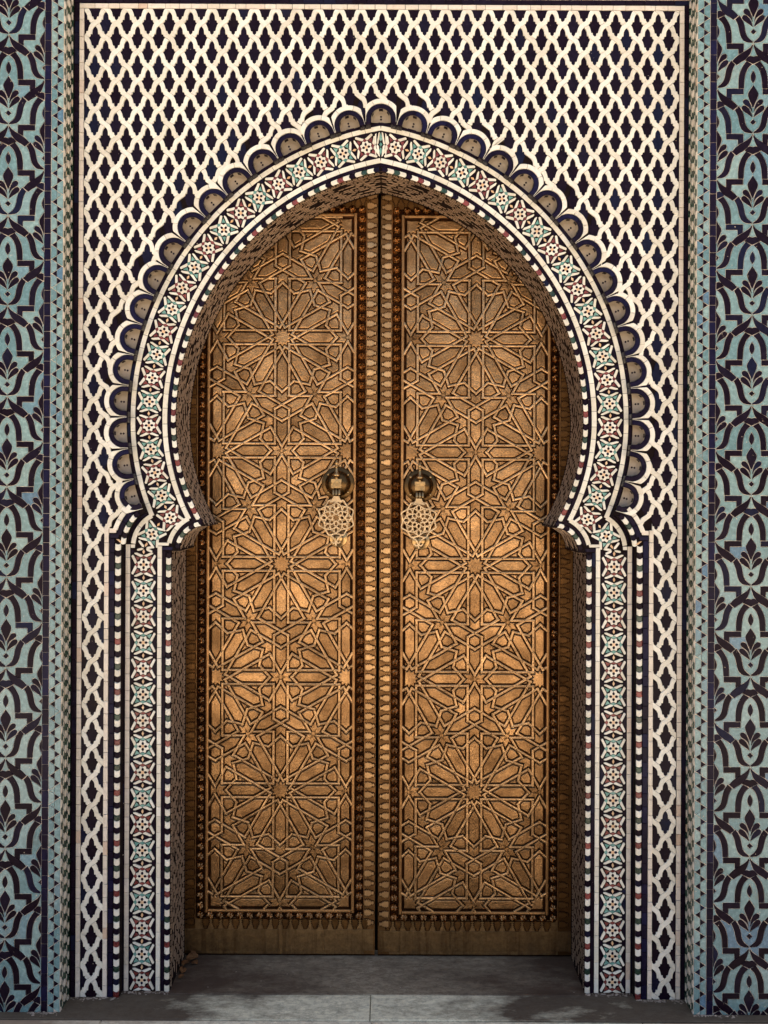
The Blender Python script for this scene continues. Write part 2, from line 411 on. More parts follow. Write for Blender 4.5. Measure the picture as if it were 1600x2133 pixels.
for i, (a, b) in enumerate(((-2.3, -1.10), (-1.097, -0.02), (-0.017, 1.06), (1.063, 2.3))):
    slab_piece('step_nosing', a, b, -0.172 * QD, -0.1275 * QD, M['nosing'], -0.004, 0.12)
# ------------------------------------------------------------------ the tiled wall
wall = empty('tiled_wall', (0, 0, 0), 'white and navy lattice tiled wall with mosaic horseshoe arch around the brass doors', 'wall')
up = arch_path(55.5, 6, (C2, 52.5))
opening_l = up + arc_from(up[-1], C2, 52.5, 10)[1:] + [(357.5, 1150.0), (357.5, 2160.0)]
opening = opening_l[::-1] + mir(opening_l)[1:]
def rect_px(u0, v0, u1, v1, Y): return [P(u0, v1, Y), P(u1, v1, Y), P(u1, v0, Y), P(u0, v0, Y)]
ob = [(x, z if z > 0.02 else -0.03) for x, z in [P(u, v, Y_BAND) for u, v in opening]]
# the opening runs down to the floor, so the wall is one outline that goes round it
def round_outline(inner, x0, x1, z0, z1):
    """inner: path from lower left, over the top, to lower right"""
    return ccw([(x0, z0)] + inner + [(x1, z0), (x1, z1), (x0, z1)])
inner = [(x, z) for x, z in ob]
XL, XR, ZT, ZB = PX(60, 0), PX(1530, 0), PZ(-260, 0), -0.03
core = slab(round_outline(inner, XL, XR, ZB, ZT), [], Y_BAND + 0.004, Y_DOOR - 0.006, M['grout_dark'], 'wall_core', wall)
# hole of the lattice plate: scalloped line, cusp, ledge, jamb
base = arch_path(-45.5, 4, (C1, 92)); bcs = cumlen(base)
line = arch_path(-45.5, 4, (C1, 92)); lcs = cumlen(line)
NS = 17; SP = 65.2
frames = []
for i in range(NS):
    p, t = at_len(line, lcs, SP * i); frames.append((p, t, (t[1], -t[0])))
frames = [(p, t, n if n[0] * (p[0] - AX) + n[1] * (p[1] - 800) > 0 else (-n[0], -n[1])) for p, t, n in frames]
frames[0] = ((AX, line[0][1]), (-1.0, 0.0), (0.0, -1.0))
def loc2(f, a, b): return (f[0][0] + f[1][0] * a + f[2][0] * b, f[0][1] + f[1][1] * a + f[2][1] * b)
NR = 20.5
hole = []
for i, f in enumerate(frames):
    bump = [(-NR, 0), (-NR, 8)] + [(-NR * math.cos(R(a)), 8 + NR * math.sin(R(a))) for a in range(18, 180, 18)] + [(NR, 8), (NR, 0)]
    if i == 0: bump = [b for b in bump if b[0] >= -0.01]
    hole += [loc2(f, a, b) for a, b in bump]
hole += [p for p, s in zip(base, bcs) if s > SP * (NS - 1) + NR + 3]
hole += arc_from(hole[-1], C1, 92, 8)[1:-2] + [(262.0, 1130.0), (252.5, 1131.0), (252.5, 2160.0)]
hw_ = hole[::-1] + mir(hole)[1:]
hb = [(x, z if z > 0.01 else -0.03) for x, z in [P(u, v, 0) for u, v in hw_]]
latt = slab(round_outline(hb, XL, XR, ZB, ZT), [], 0.005, Y_BAND + 0.012, M['grout_dark'], 'lattice_ground', wall)
# --- lattice of navy tiles and white straps
LX0, LX1, LY0 = 171.5, 1411.5, 19.8; PXX, PYY = (LX1 - LX0) / 28, 60.4
tr = [(0, -23.6), (3, -20.5), (5.2, -15.5), (5.8, -9), (5.8, -7), (9.3, -6.7), (9.6, -2.8), (13.2, 0), (10.5, 4.5), (8.5, 10), (7.2, 16.6), (3.9, 17), (3.4, 21.5), (0, 24.2)]
TILE = tr + [(-x, y) for x, y in tr[-2:0:-1]]
LLB = [(-x, y) for x, y in tr[7:]]          # lower left side: left tip -> bottom tip
URB = tr[:8]                                 # upper right side: top tip -> right tip
hx, hy = PXX / 2, PYY / 2
def sh(p, dx, dy): return [(x + dx, y + dy) for x, y in p]
STRAP = [(0, -hy + 24.2), (hx - 13.2, 0)] + sh(LLB, hx, 0)[1:] + sh(URB, 0, hy)[::-1] + [(-hx + 13.2, 0)] + sh(URB, -hx, 0)[::-1][1:] + sh(LLB, 0, -hy)[:-1]
STRAP_M = [(-x, y) for x, y in STRAP]
t_mesh = {}
def shared(key, poly, Y, grout, ch, thick, mat, name):
    if key not in t_mesh:
        q = inset(rel_xz(poly, Y), grout * S(Y)); V, F = plate(q, 0, thick, ch); t_mesh[key] = mesh(name, V, F, mat)
    return t_mesh[key]
discs = []
for f in frames:
    c = loc2(f, 0, 8); discs += [(c, 33.0), (mir([c])[0], 33.0)]
smooth_edge = arch_path(-58, 6, (C1, 108)); se_l = smooth_edge + arc_from(smooth_edge[-1], C1, 119, 8)
excl = se_l + [(234.0, 1108.0), (222.0, 1108.0), (222.0, 2200.0)]
excl_poly = excl[::-1] + mir(excl)[1:]
def lattice_clip(p, c):
    """p in photo px; None when gone; second value: was it cut"""
    if inside(c, excl_poly): return None, True
    cut = False
    for dc, r in discs:
        d = math.hypot(c[0] - dc[0], c[1] - dc[1])
        if d < r: return None, True
        if d < r + 34:
            nx, ny = (c[0] - dc[0]) / d, (c[1] - dc[1]) / d
            lim = nx * dc[0] + ny * dc[1] + r
            if min(nx * a[0] + ny * a[1] for a in p) < lim: p = clip_half(p, nx, ny, lim); cut = True
    for nx, ny, lim in ((1, 0, LX0), (-1, 0, -LX1), (0, 1, LY0), (0, -1, -V_W0)):
        if min(nx * a[0] + ny * a[1] for a in p) < lim: p = clip_half(p, nx, ny, lim); cut = True
        if len(p) < 3: return None, True
    if c[1] > 1085:
        for nx, lim in ((-1, -221.0), (1, 2 * AX - 221.0)):
            if (nx < 0) == (c[0] < AX) and min(nx * a[0] for a in p) < lim: p = clip_half(p, nx, 0, lim); cut = True
    if any(inside(a, excl_poly) for a in p):
        # cut along the chord of the edge nearest to the piece
        best = min(excl_poly, key=lambda e: (e[0] - c[0]) ** 2 + (e[1] - c[1]) ** 2)
        d = math.hypot(c[0] - best[0], c[1] - best[1]) or 1
        nx, ny = (c[0] - best[0]) / d, (c[1] - best[1]) / d
        p = clip_half(p, nx, ny, nx * best[0] + ny * best[1]); cut = True
    p = clean(p, 0.05)
    if len(p) < 3 or abs(area(p)) < 14: return None, True
    return p, cut
tiles, straps = [], []
for j in range(-2, 72):
    for i in range(-1, 30):
        c = (LX0 + PXX * i + (hx if j % 2 else 0), LY0 + hy + hy * j)
        if not (LX0 - 25 < c[0] < LX1 + 25 and LY0 - 40 < c[1] < V_W0 + 30): continue
        wob = (random.uniform(-.35, .35), random.uniform(-.35, .35))
        p, cut = lattice_clip(sh(TILE, *c), c)
        if p: tiles.append((c, p, cut))
        n = (c[0] + hx, c[1])                 # a crossing beside the tile
        n = (c[0], c[1] + hy)
        kind = (j % 2 == 0)
        p, cut = lattice_clip(sh(STRAP if kind else STRAP_M, *n), n)
        if p: straps.append((n, p, cut, kind))
def first300(lst):
    o = sorted(range(len(lst)), key=lambda k: (lst[k][2], abs(lst[k][0][1] - 420) + 0.35 * abs(lst[k][0][0] - AX)))
    return set(o[:296])
sel = first300(tiles); mbr = MB()
for k, (c, p, cut) in enumerate(tiles):
    if k in sel and not cut:
        obj('lattice_tile', shared('lt', TILE, 0, 0.45, .0008, .008, M['navy'], 'lattice_tile'), latt, (PX(c[0], 0), 0.001, PZ(c[1], 0)), jit=0.5)
    elif k in sel: tile('lattice_tile', p, M['navy'], latt, 0.001)
    else: tile_into(mbr, p, 0.001)
o = mbr.build('lattice_tile_field', M['navy'], latt, 'stuff')
sel = first300(straps); mbr = MB()
for k, (c, p, cut, kind) in enumerate(straps):
    if k in sel and not cut:
        obj('lattice_strap', shared('ls%d' % kind, STRAP if kind else STRAP_M, 0, 0.3, .0009, .010, M['white'], 'lattice_strap'), latt, (PX(c[0], 0), -0.003, PZ(c[1], 0)), jit=0.4)
    elif k in sel: tile('lattice_strap', p, M['white'], latt, -0.003, .010, .0009, .3)
    else: tile_into(mbr, p, -0.003, .010, .0009, .3)
o = mbr.build('lattice_strap_field', M['white'], latt, 'stuff')
# --- straight borders of the lattice panel
def border(name, u0, v0, u1, v1, length, mat, parent, Y, **kw):
    vert = abs(v1 - v0) > abs(u1 - u0)
    path = [((u0 + u1) / 2, v0), ((u0 + u1) / 2, v1)] if vert else [(u0, (v0 + v1) / 2), (u1, (v0 + v1) / 2)]
    hw2 = abs(u1 - u0) / 2 if vert else abs(v1 - v0) / 2
    for q in ribbon(path, hw2, length, 0.2, 1): tile(name, q, mat, parent, Y, **kw)
border('border_tile', 161, 9, 1422, 19.5, 29, M['cream'], latt, -.001)
border('border_tile', 161, 19.5, 171.2, V_W0, 29, M['cream'], latt, -.001)
border('border_tile', 1411.8, 19.5, 1422, V_W0, 29, M['cream'], latt, -.001)
border('edge_tile', 151, -1.5, 1432, 8.5, 32, M['navy'], latt, 0)
border('edge_tile', 151, 8.5, 160.6, V_W0, 32, M['navy'], latt, 0)
border('edge_tile', 1422.4, 8.5, 1432, V_W0, 32, M['navy'], latt, 0)
border('upper_border_tile', 151, -12, 1432, -2, 29, M['cream'], latt, 0)
border('upper_border_tile', 151, -50, 1432, -12.5, 58, M['navy'], latt, 0)
# --- scallops: white ring, navy ring, little niche
def sector(f, r0, r1, a0, a1, leg=None, n=7):
    A = [(r1 * math.cos(R(a0 + (a1 - a0) * k / n)), 8 + r1 * math.sin(R(a0 + (a1 - a0) * k / n))) for k in range(n + 1)]
    B = [(r0 * math.cos(R(a0 + (a1 - a0) * k / n)), 8 + r0 * math.sin(R(a0 + (a1 - a0) * k / n))) for k in range(n + 1)]
    q = A + B[::-1]
    if leg == 'start': q = [(r0, 0), (r1, 0)] + A + B[::-1]
    if leg == 'end': q = A + [(-r1, 0), (-r0, 0)] + B[::-1]
    return q
def scallop(f, last=False):
    for a0, a1, leg in ((0, 62, 'start'), (62, 118, None), (118, 180, 'end')):
        q = sector(f, 31.0, 41.5, a0, a1, leg)
        q = clip_half(clip_half(q, 1, 0, -32.4), -1, 0, -32.4)
        if len(clean(q)) > 2: tile('scallop_rim', [loc2(f, *b) for b in q], M['white'], latt, -.0045, .012, .0012, .4)
    for a0, a1, leg in ((0, 90, 'start'), (90, 180, 'end')):
        tile('scallop_ring', [loc2(f, *b) for b in sector(f, NR + .3, 30.6, a0, a1, leg, 9)], M['indigo'], latt, -.0035, .010, .0012, .4)
    # niche: rim, scoop, dots
    ri = NR * S(0); ph = [(-1, 1)] + [(k, None) for k in range(13)] + [(13, 1)]
    X0 = Vector((PX(*(f[0][0], 0)), 0, PZ(f[0][1], 0)))
    T = Vector((f[1][0], 0, -f[1][1])); Nn = Vector((f[2][0], 0, -f[2][1])); s0 = S(0)
    rows = []
    RD = 0.58 * Y_BAND; SD = Y_BAND + .003 - RD
    prof = [(NR - .2, 0.000), (NR - .3, RD), (NR - .9, RD + .0004)] + [((NR - 1.2) * math.cos(R(x)), RD + SD * math.sin(R(x))) for x in (8, 22, 38, 54, 68, 80, 89)]
    for r, y in prof:
        row = []
        for k, b in ph:
            if b is None: a = R(180 * k / 12); row.append((r * math.cos(a), 8 + r * math.sin(a)))
            else: row.append((r if k < 0 else -r, 7.5 * y / Y_BAND))
        rows.append([X0 + T * (a * s0) + Nn * (b * s0) + Vector((0, y, 0)) for a, b in row])
    V = [tuple(v) for row in rows for v in row]; m = len(ph); F = []
    for i in range(len(rows) - 1):
        for k in range(m - 1): F.append((i * m + k, i * m + k + 1, (i + 1) * m + k + 1, (i + 1) * m + k))
    # make the faces look towards the camera side
    me = mesh('niche', V, F, M['niche'], True)
    nic = obj('niche', me, wall)
    for k0, k1 in ((1.2, 2.6), (5.2, 6.8), (8.6, 10.0)):
        mb_ = MB(); pts = []
        for k in (k0, (k0 + k1) / 2, k1):
            a = R(180 * k / 12)
            for y in (0.0015, RD - .001):
                pts.append(tuple(X0 + T * ((NR - .75) * math.cos(a) * s0) + Nn * ((8 + (NR - .75) * math.sin(a)) * s0) + Vector((0, y, 0))))
        mb_.add(pts, [(0, 2, 3, 1), (2, 4, 5, 3)])
        mb_.build('rim_tile', M['navy'], nic)
    for x in (52, 70):
        a_, y_ = (NR - 1.2) * math.cos(R(x)), RD + SD * math.sin(R(x)) - .0004
        cpt = X0 + Nn * ((8 + a_) * s0) + Vector((0, y_, 0))
        nrm = (Nn * (-math.cos(R(x)) * .5) + Vector((0, -1, 0))).normalized(); e2 = T.cross(nrm).normalized()
        pts = [tuple(cpt + T * (a * .0052) + e2 * (b * .0052) + nrm * h) for h in (0.0008, -0.003) for a, b in ((1, 0), (0, 1), (-1, 0), (0, -1))]
        mb_ = MB(); mb_.add(pts, [(0, 1, 2, 3), (0, 4, 5, 1), (1, 5, 6, 2), (2, 6, 7, 3), (3, 7, 4, 0)])
        mb_.build('dot', M['navy'], nic)
def mframe(f): return (mir([f[0]])[0], (-f[1][0], f[1][1]), (-f[2][0], f[2][1]))
for i, f in enumerate(frames):
    scallop(f, i == NS - 1)
    if i: scallop(mframe(f), i == NS - 1)
for sgn in (0, 1):
    for i in range(NS - 1):
        for a, b in ((NR + .4, 32.4), (32.8, 65.2 - NR - .4)):
            q0, t0 = at_len(line, lcs, SP * i + a); q1, t1 = at_len(line, lcs, SP * i + b)
            n0, n1 = (-t0[1], t0[0]), (-t1[1], t1[0])
            q = [q0, q1, (q1[0] + n1[0] * 7.5, q1[1] + n1[1] * 7.5), (q0[0] + n0[0] * 7.5, q0[1] + n0[1] * 7.5)]
            if abs(q[2][0] - AX) < abs(q[1][0] - AX) and q[2][1] > q[1][1]: pass
            tile('spandrel_tile', mir(q) if sgn else q, M['navy'], latt, -.0025, .008, .0008, .4)
            e0 = Vector((PX(q0[0], 0), 0, PZ(q0[1], 0))); e1 = Vector((PX(q1[0], 0), 0, PZ(q1[1], 0)))
            dn = Vector((-n0[0], 0, n0[1])) * .0012; g0 = (e1 - e0) * .03
            if sgn: e0, e1, dn, g0 = [Vector((-a_.x, 0, a_.z)) for a_ in (e0, e1, dn, g0)]
            e0 = e0 + g0; e1 = e1 - g0
            mb_ = MB(); yv = [Vector((0, y_, 0)) for y_ in (.0062, Y_BAND - .001)]
            mb_.add([tuple(v_) for v_ in (e0 + dn + yv[0], e1 + dn + yv[0], e1 + dn + yv[1], e0 + dn + yv[1], e0 - dn + yv[0], e1 - dn + yv[0], e1 - dn + yv[1], e0 - dn + yv[1])],
                    [(0, 1, 2, 3), (0, 4, 5, 1), (1, 5, 6, 2), (2, 6, 7, 3), (3, 7, 4, 0)])
            mb_.build('soffit_tile', M['navy'], latt)
# --- chevron edge, navy edge and white edge along the lower part of the lattice plate
def both(fn):
    fn(lambda p: p); fn(mir)
CHV = ['white', 'navy', 'white', 'bottle', 'white', 'navy', 'white', 'red']
def chevrons(path, hw2, parent, Y, m, start=0, ln=13.1, name='chevron_tile', tip=2.6):
    cs = cumlen(path); n = int(round(cs[-1] / ln)); ln = cs[-1] / n
    for k in range(n):
        a, b = k * ln, (k + 1) * ln; ext = 0.55 if (k + start) % 2 == 0 else -0.55
        A = []; B = []; a -= ext; b += ext
        p0, t0 = at_len(path, cs, a); p1, t1 = at_len(path, cs, b)
        L = lambda p, t, x, y: (p[0] - t[1] * x + t[0] * y, p[1] + t[0] * x + t[1] * y)
        mid, tm = at_len(path, cs, (a + b) / 2)
        q = [L(p0, t0, hw2, 0), L(p0, t0, hw2 * .45, tip * .75), L(p0, t0, 0, tip), L(p0, t0, -hw2 * .45, tip * .75), L(p0, t0, -hw2, 0),
             L(mid, tm, -hw2, 0), L(p1, t1, -hw2, 0), L(p1, t1, -hw2 * .45, tip * .75), L(p1, t1, 0, tip), L(p1, t1, hw2 * .45, tip * .75), L(p1, t1, hw2, 0), L(mid, tm, hw2, 0)]
        tile(name, m(q), M[CHV[(k + start) % 8]], parent, Y, .010, .0022, .35, 0.5)
c1a = arc(C1, 97, -180 + 5, -180 + 50, 12)[::-1]
def f_(m):
    chevrons(c1a, 5.2, latt, -.003, m, 1)
    for q in ribbon(arc(C1, 108, -180 + 14, -180 + 56, 12), 4.9, 24): tile('jamb_edge_tile', m(q), M['indigo'], latt, -.0025)
    for q in ribbon(arc(C1, 119, -180 + 18, -180 + 47, 12), 5.2, 24): tile('jamb_border_tile', m(q), M['white'], latt, -.004)
    chevrons([(246.2, 1134.0), (246.2, V_W0)], 6.0, latt, -.003, m, 0)
    for q in ribbon([(233.6, 1124.5), (233.6, V_W0)], 5.8, 31, .2, 1): tile('jamb_edge_tile', m(q), M['indigo'], latt, -.0015)
    for q in ribbon([(222.2, 1102.0), (222.2, V_W0)], 4.9, 30, .2, 1): tile('jamb_border_tile', m(q), M['cream'], latt, -.0035)
    tile('jamb_edge_tile', m([(228, 1114), (249, 1114), (247.5, 1124), (228, 1124)]), M['indigo'], latt, -.0015)
    tile('jamb_border_tile', m([(227.4, 1103), (244, 1103), (242, 1113), (227.4, 1113)]), M['cream'], latt, -.0035)
    tile('chevron_tile', m([(241, 1125), (247, 1125), (258, 1133), (250, 1133)]), M['peach'], latt, -.003)
both(f_)
# --- band around the opening, set back: white, navy and chevron lines
WI = arch_path(33.0, 6, (C2, 76)); WI2 = arc_from(WI[-1], C2, 76, 10)
WO = arch_path(-33.5, 6, (C1, 76)); WO2 = arc_from(WO[-1], C1, 76, 10)
DI = arch_path(42.0, 6, (C2, 67.2)); DI2 = arc_from(DI[-1], C2, 67.2, 10)
DO = arch_path(-42.0, 6, (C1, 87)); DO2 = arc_from(DO[-1], C1, 87, 10)
CI = arch_path(50.5, 5, (C2, 58)); CI2 = arc_from(CI[-1], C2, 58, 12)
def trim(p, n): return p[:-n]
yb = Y_BAND
def f_(m):
    for pth, hw2 in ((WI, 5.3), (trim(WI2, 2), 5.0), (WO, 5.0), (trim(WO2, 1), 5.0)):
        for q in ribbon(pth, hw2, 30): tile('band_border_tile', m(q), M['white'], core, yb - .001, .009, .001, .4)
    for pth, hw2 in ((DI, 3.5), (trim(DI2, 2), 3.5), (DO, 3.4), (trim(DO2, 2), 4.6)):
        for q in ribbon(pth, hw2, 40): tile('band_edge_tile', m(q), M['navy'], core, yb, .009, .001, .4)
    for q in ribbon([(333.2, 1139.5), (333.2, V_BAND)], 4.8, 30, .2, 1): tile('band_border_tile', m(q), M['white'], core, yb - .001, .009, .001, .4)
    for q in ribbon([(267.0, 1136.0), (267.0, V_BAND)], 4.9, 30, .2, 1): tile('band_border_tile', m(q), M['cream'], core, yb - .001, .009, .001, .4)
    tile('band_border_tile', m([(328.6, 1132), (353.6, 1132), (351.6, 1139), (328.6, 1139)]), M['white'], core, yb - .001)
    tile('band_border_tile', m([(272.2, 1136), (282, 1136), (281.5, 1144), (272.2, 1144)]), M['white'], core, yb - .001)
    for q in ribbon([(342.2, 1149.5), (342.2, V_BAND)], 3.9, 36, .2, 1): tile('band_edge_tile', m(q), M['navy'], core, yb)
    for q in ribbon([(257.4, 1140.0), (257.4, V_BAND)], 4.3, 36, .2, 1): tile('band_edge_tile', m(q), M['navy'], core, yb)
    tile('band_edge_tile', m([(338.5, 1141), (361, 1141), (359.5, 1148.5), (338.5, 1148.5)]), M['indigo'], core, yb)
    chevrons(CI, 5.0, core, yb - .002, m, 1, name='arch_chevron_tile')
    chevrons(trim(CI2, 1), 5.0, core, yb - .002, m, 0, name='arch_chevron_tile')
    chevrons([(351.8, 1150.0), (351.8, V_BAND)], 5.5, core, yb - .002, m, 1, name='jamb_chevron_tile')
both(f_)
# --- star mosaic in the band
def quad4(p): return [[(a * x, b * y) for x, y in p] for a in (1, -1) for b in (1, -1)]
SIDE = quad4([(26.2, -17.3), (24.8, -20), (22.2, -20.8), (14.6, -7.6), (14.6, -4), (18.2, -1.2)])
TOPB = quad4([(0.4, -19.6), (15, -25.4), (20, -24.9), (19.6, -22.2), (6.5, -15.7), (1.2, -17.9)])
TRI = quad4([(17.2, -17.6), (7.0, -14.4), (9.6, -12.8), (11.4, -10.6), (13.4, -9.2)])
RHS = [[(-14.6, -6.2), (-11.8, 0), (-14.6, 6.2), (-17.8, 0)], [(14.6, -6.2), (17.8, 0), (14.6, 6.2), (11.8, 0)]]
RHT = [[(0, -18.4), (5.6, -15.4), (0, -12.4), (-5.6, -15.4)], [(0, 18.4), (-5.6, 15.4), (0, 12.4), (5.6, 15.4)]]
FLW = [((13.1 - 1.8 * math.cos(8 * R(a))) * math.cos(R(a)), (13.1 - 1.8 * math.cos(8 * R(a))) * math.sin(R(a))) for a in range(0, 360, 9)]
PET = [[(2.4, -1.4), (5.5, -3.1), (8.2, -2.4), (10.2, 0), (8.2, 2.4), (5.5, 3.1), (2.4, 1.4)]]
PET = [[(x * math.cos(R(k)) - y * math.sin(R(k)), x * math.sin(R(k)) + y * math.cos(R(k))) for x, y in PET[0]] for k in (0, 90, 180, 270)]
DSIDE = [[(s * x, y) for x, y in ((27.6, -16.5), (25.9, -15.2), (19.2, 0), (25.9, 15.2), (27.6, 16.5))] for s in (1, -1)]
DBOW = [[(s * x, y - 27) for x, y in ((2.8, -4.2), (14.0, 0), (2.8, 4.2), (4.0, 0))] for s in (1, -1)]
DCOR = [[(s * x, y - 27) for x, y in ((16.5, 0), (22, -3.4), (27.4, -7), (27.4, 7), (22, 3.4))] for s in (1, -1)]
DIA = [(0, -32.6), (2.9, -27), (0, -21.4), (-2.9, -27)]
motifs = []                                  # (centre, direction along the band, scale along, colour)
cen = arch_path(0, 4); ccs = cumlen(cen)
for i in range(21):
    p, t = at_len(cen, ccs, 31 + 49.7 * i); motifs.append((p, t, 0.915, i % 2))
d = Vector((-0.55, 0.83)).normalized(); motifs.append(((317.0, 1115.0), (d.x, d.y), 0.9, 1))
for i in range(17):
    motifs.append(((299.8, 1178.6 + 54.1 * i), (0.0, 1.0), 1.0, i % 2))
bars = []; tri = {0: MB(), 1: MB()}; dark = MB(); petals = MB()
YB1 = yb
def put(poly, mt, m, sc=None):
    c, t, s, _ = mt
    return m([(c[0] - t[1] * x * 0.985 + t[0] * y * s, c[1] + t[0] * x * 0.985 + t[1] * y * s) for x, y in poly])
for mi, mt in enumerate(motifs):
    for m in ((lambda p: p), mir):
        col = mt[3]
        cutv = V_BAND - 1
        for q in SIDE + TOPB:
            r = put(q, mt, m); bars.append((centroid(r), r, max(a[1] for a in r) > cutv))
        for q in TRI + RHS + RHT: tile_into(tri[col], put(q, mt, m), YB1 + .0002, .006, .0005, -.35)
        for q in DSIDE + DBOW + DCOR:
            if (mi in (20, 21) and q in DCOR): continue
            tile_into(dark, put(q, mt, m), YB1 + .0006, .006, .0006, .3)
        tile('flower', put(FLW, mt, m), M['white'], core, YB1 - .0004, .006, .0007, .5, 0.3)
        for q in PET: tile_into(petals, put(q, mt, m), YB1 - .0012, .004, .0005, .2)
        tile('flower_heart', put([(3.3, 3.3), (-3.3, 3.3), (-3.3, -3.3), (3.3, -3.3)], mt, m), M['peach'], core, YB1 - .0014, .004, .0005, .1, 0.3)
        if mi != 0: tile('lozenge', put(DIA, mt, m), M['peach'], core, YB1 - .0002, .006, .0006, .25, 0.3)
for m in ((lambda p: p), mir):
    jc = (302.0, 1144.5)
    for ang, ln in ((-128, 21), (-8, 20), (168, 17), (26, 18)):
        ca, sa = math.cos(R(ang)), math.sin(R(ang))
        q = [(jc[0] + x * ca - y * sa, jc[1] + x * sa + y * ca) for x, y in ((2.5, 0), (6, -2.6), (ln - 2, -2.4), (ln, 0), (ln - 2, 2.4), (6, 2.6))]
        r = m(q); bars.append((centroid(r), r, True))
    tile('lozenge', m([(306.5, 1131.5), (308.6, 1136.5), (303.2, 1142), (301.6, 1137)]), M['peach'], core, YB1 - .0002, .006, .0006, .25, 0.3)
# narrow half motif on the axis
ap = at_len(cen, ccs, 0)[0]; apx = ((AX, ap[1]), (-1.0, 0.0), 1.0, 1)
for s in (1, -1):
    for q in ([(27, 1.5 * s), (24, 5 * s), (2, 9 * s), (-1, 7.6 * s), (3, 4.2 * s)], [(-27, 1.5 * s), (-24, 5 * s), (-3, 9 * s), (0, 7 * s), (-4, 4.0 * s)],
              [(24, 9 * s), (21, 12 * s), (0, 12.6 * s), (0, 10.4 * s), (4, 9.2 * s)], [(-24, 9 * s), (-21, 12 * s), (-1, 12.6 * s), (-1, 10.4 * s), (-4, 9.2 * s)]):
        r = put(q, apx, lambda p: p); bars.append((centroid(r), r, True))
for q in ([(25, 0), (12, 4), (6, 0), (12, -4)], [(-24, 0), (-12, 3.6), (-6, 0), (-12, -3.6)], [(5, 0), (0, 3.5), (-5, 0), (0, -3.5)]): tile_into(tri[1], put(q, apx, lambda p: p), YB1 + .0002, .006, .0006, .2)
order = sorted(range(len(bars)), key=lambda k: (bars[k][2], -bars[k][0][1] if bars[k][0][1] < 1150 else 3000 + abs(bars[k][0][1] - 1150)))
sel = set(order[:298]); mbr = MB()
for k, (c, q, cut) in enumerate(bars):
    if cut and max(a[1] for a in q) > V_BAND - 1: q = clip_half(q, 0, -1, -(V_BAND - 1))
    if len(clean(q)) < 3: continue
    if k in sel: tile('star_bar', q, M['white'], core, YB1 - .0010, .007, .0008, .2, 0.4)
    else: tile_into(mbr, q, YB1 - .0010, .007, .0008, .2)
mbr.build('star_bar_field', M['white'], core, 'stuff')
tri[0].build('red_star_points', M['red'], core, 'stuff'); tri[1].build('teal_star_points', M['teal'], core, 'stuff')
dark.build('dark_star_ground', M['navy'], core, 'stuff'); petals.build('flower_petals', M['navy'], core, 'stuff')
# --- mosaic on the reveal of the opening
rev = [(x, z) for x, z in [P(u, v, yb) for u, v in opening_l]]
rev[-1] = (rev[-1][0], 0.0)
rcs = cumlen(rev)
ringsM, barsM, linesM = MB(), MB(), MB()
def on_rev(s, y, h, sgn):
    p, t = at_len(rev, rcs, s)
    n = (t[1], -t[0])                        # towards the opening
    if n[0] * (0 - p[0]) + n[1] * (1.6 - p[1]) < 0: n = (-n[0], -n[1])
    return ((p[0] + n[0] * h) * sgn, y, p[1] + n[1] * h)
def rev_poly(mbx, pts, sgn, h=0.0014):
    n = len(pts); V = [on_rev(s, y, h, sgn) for s, y in pts] + [on_rev(s, y, -.002, sgn) for s, y in pts]
    mbx.add(V, [tuple(range(n))] + [(i, n + i, n + (i + 1) % n, (i + 1) % n) for i in range(n)])
total = rcs[-1]
for sgn in (1, -1):
    s = 0.004
    while s < total - 0.02:
        for y in (0.055 * QD, 0.250 * QD):
            o_ = [(s + .011 + .0105 * math.cos(R(a)) * (1 if y else 1), y + .0085 * math.sin(R(a))) for a in range(0, 360, 60)]
            i_ = [(s + .011 + .0055 * math.cos(R(a)), y + .0040 * math.sin(R(a))) for a in range(0, 360, 60)]
            V = [on_rev(a, b, .0014, sgn) for a, b in o_] + [on_rev(a, b, .0014, sgn) for a, b in i_] + [on_rev(a, b, -.002, sgn) for a, b in o_]
            ringsM.add(V, [(i, (i + 1) % 6, 6 + (i + 1) % 6, 6 + i) for i in range(6)] + [(i, 12 + i, 12 + (i + 1) % 6, (i + 1) % 6) for i in range(6)])
        s += 0.0245
    s = 0.0
    while s < total - 0.03:
        e = min(s + 0.058, total - .002)
        for y in (0.0665 * QD, 0.2385 * QD): rev_poly(linesM, [(s + .001, y - .0022), (e - .001, y - .0022), (e - .001, y + .0022), (s + .001, y + .0022)], sgn)
        s += 0.06
    for row in range(11):
        y = 0.0805 * QD + row * 0.0146 * QD; s = (row % 3) * 0.021 - 0.02
        while s < total - 0.05:
            gap = ((s + row * 0.012) % 0.165) < 0.013
            L_ = 0.046 if (row + int(s / 0.06)) % 2 else 0.030
            s_keep = s
            if s < .0015 and s + L_ > .014: L_ = s + L_ - .0015; s = .0015
            if s > 0.001 and not gap:
                rev_poly(barsM, [(s, y), (s + .005, y - .0042), (s + L_ - .005, y - .0042), (s + L_, y), (s + L_ - .005, y + .0042), (s + .005, y + .0042)], sgn)
                if (row + int(s / .06)) % 3 == 0: rev_poly(barsM, [(s + L_ + .003, y + .002), (s + L_ + .011, y + .0085), (s + L_ + .014, y + .0062), (s + L_ + .006, y)], sgn)
            s = s_keep + (0.052 if row % 2 else 0.047)
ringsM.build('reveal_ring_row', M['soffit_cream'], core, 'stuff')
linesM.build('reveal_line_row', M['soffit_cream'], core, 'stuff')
barsM.build('reveal_mosaic', M['soffit_cream'], core, 'stuff')
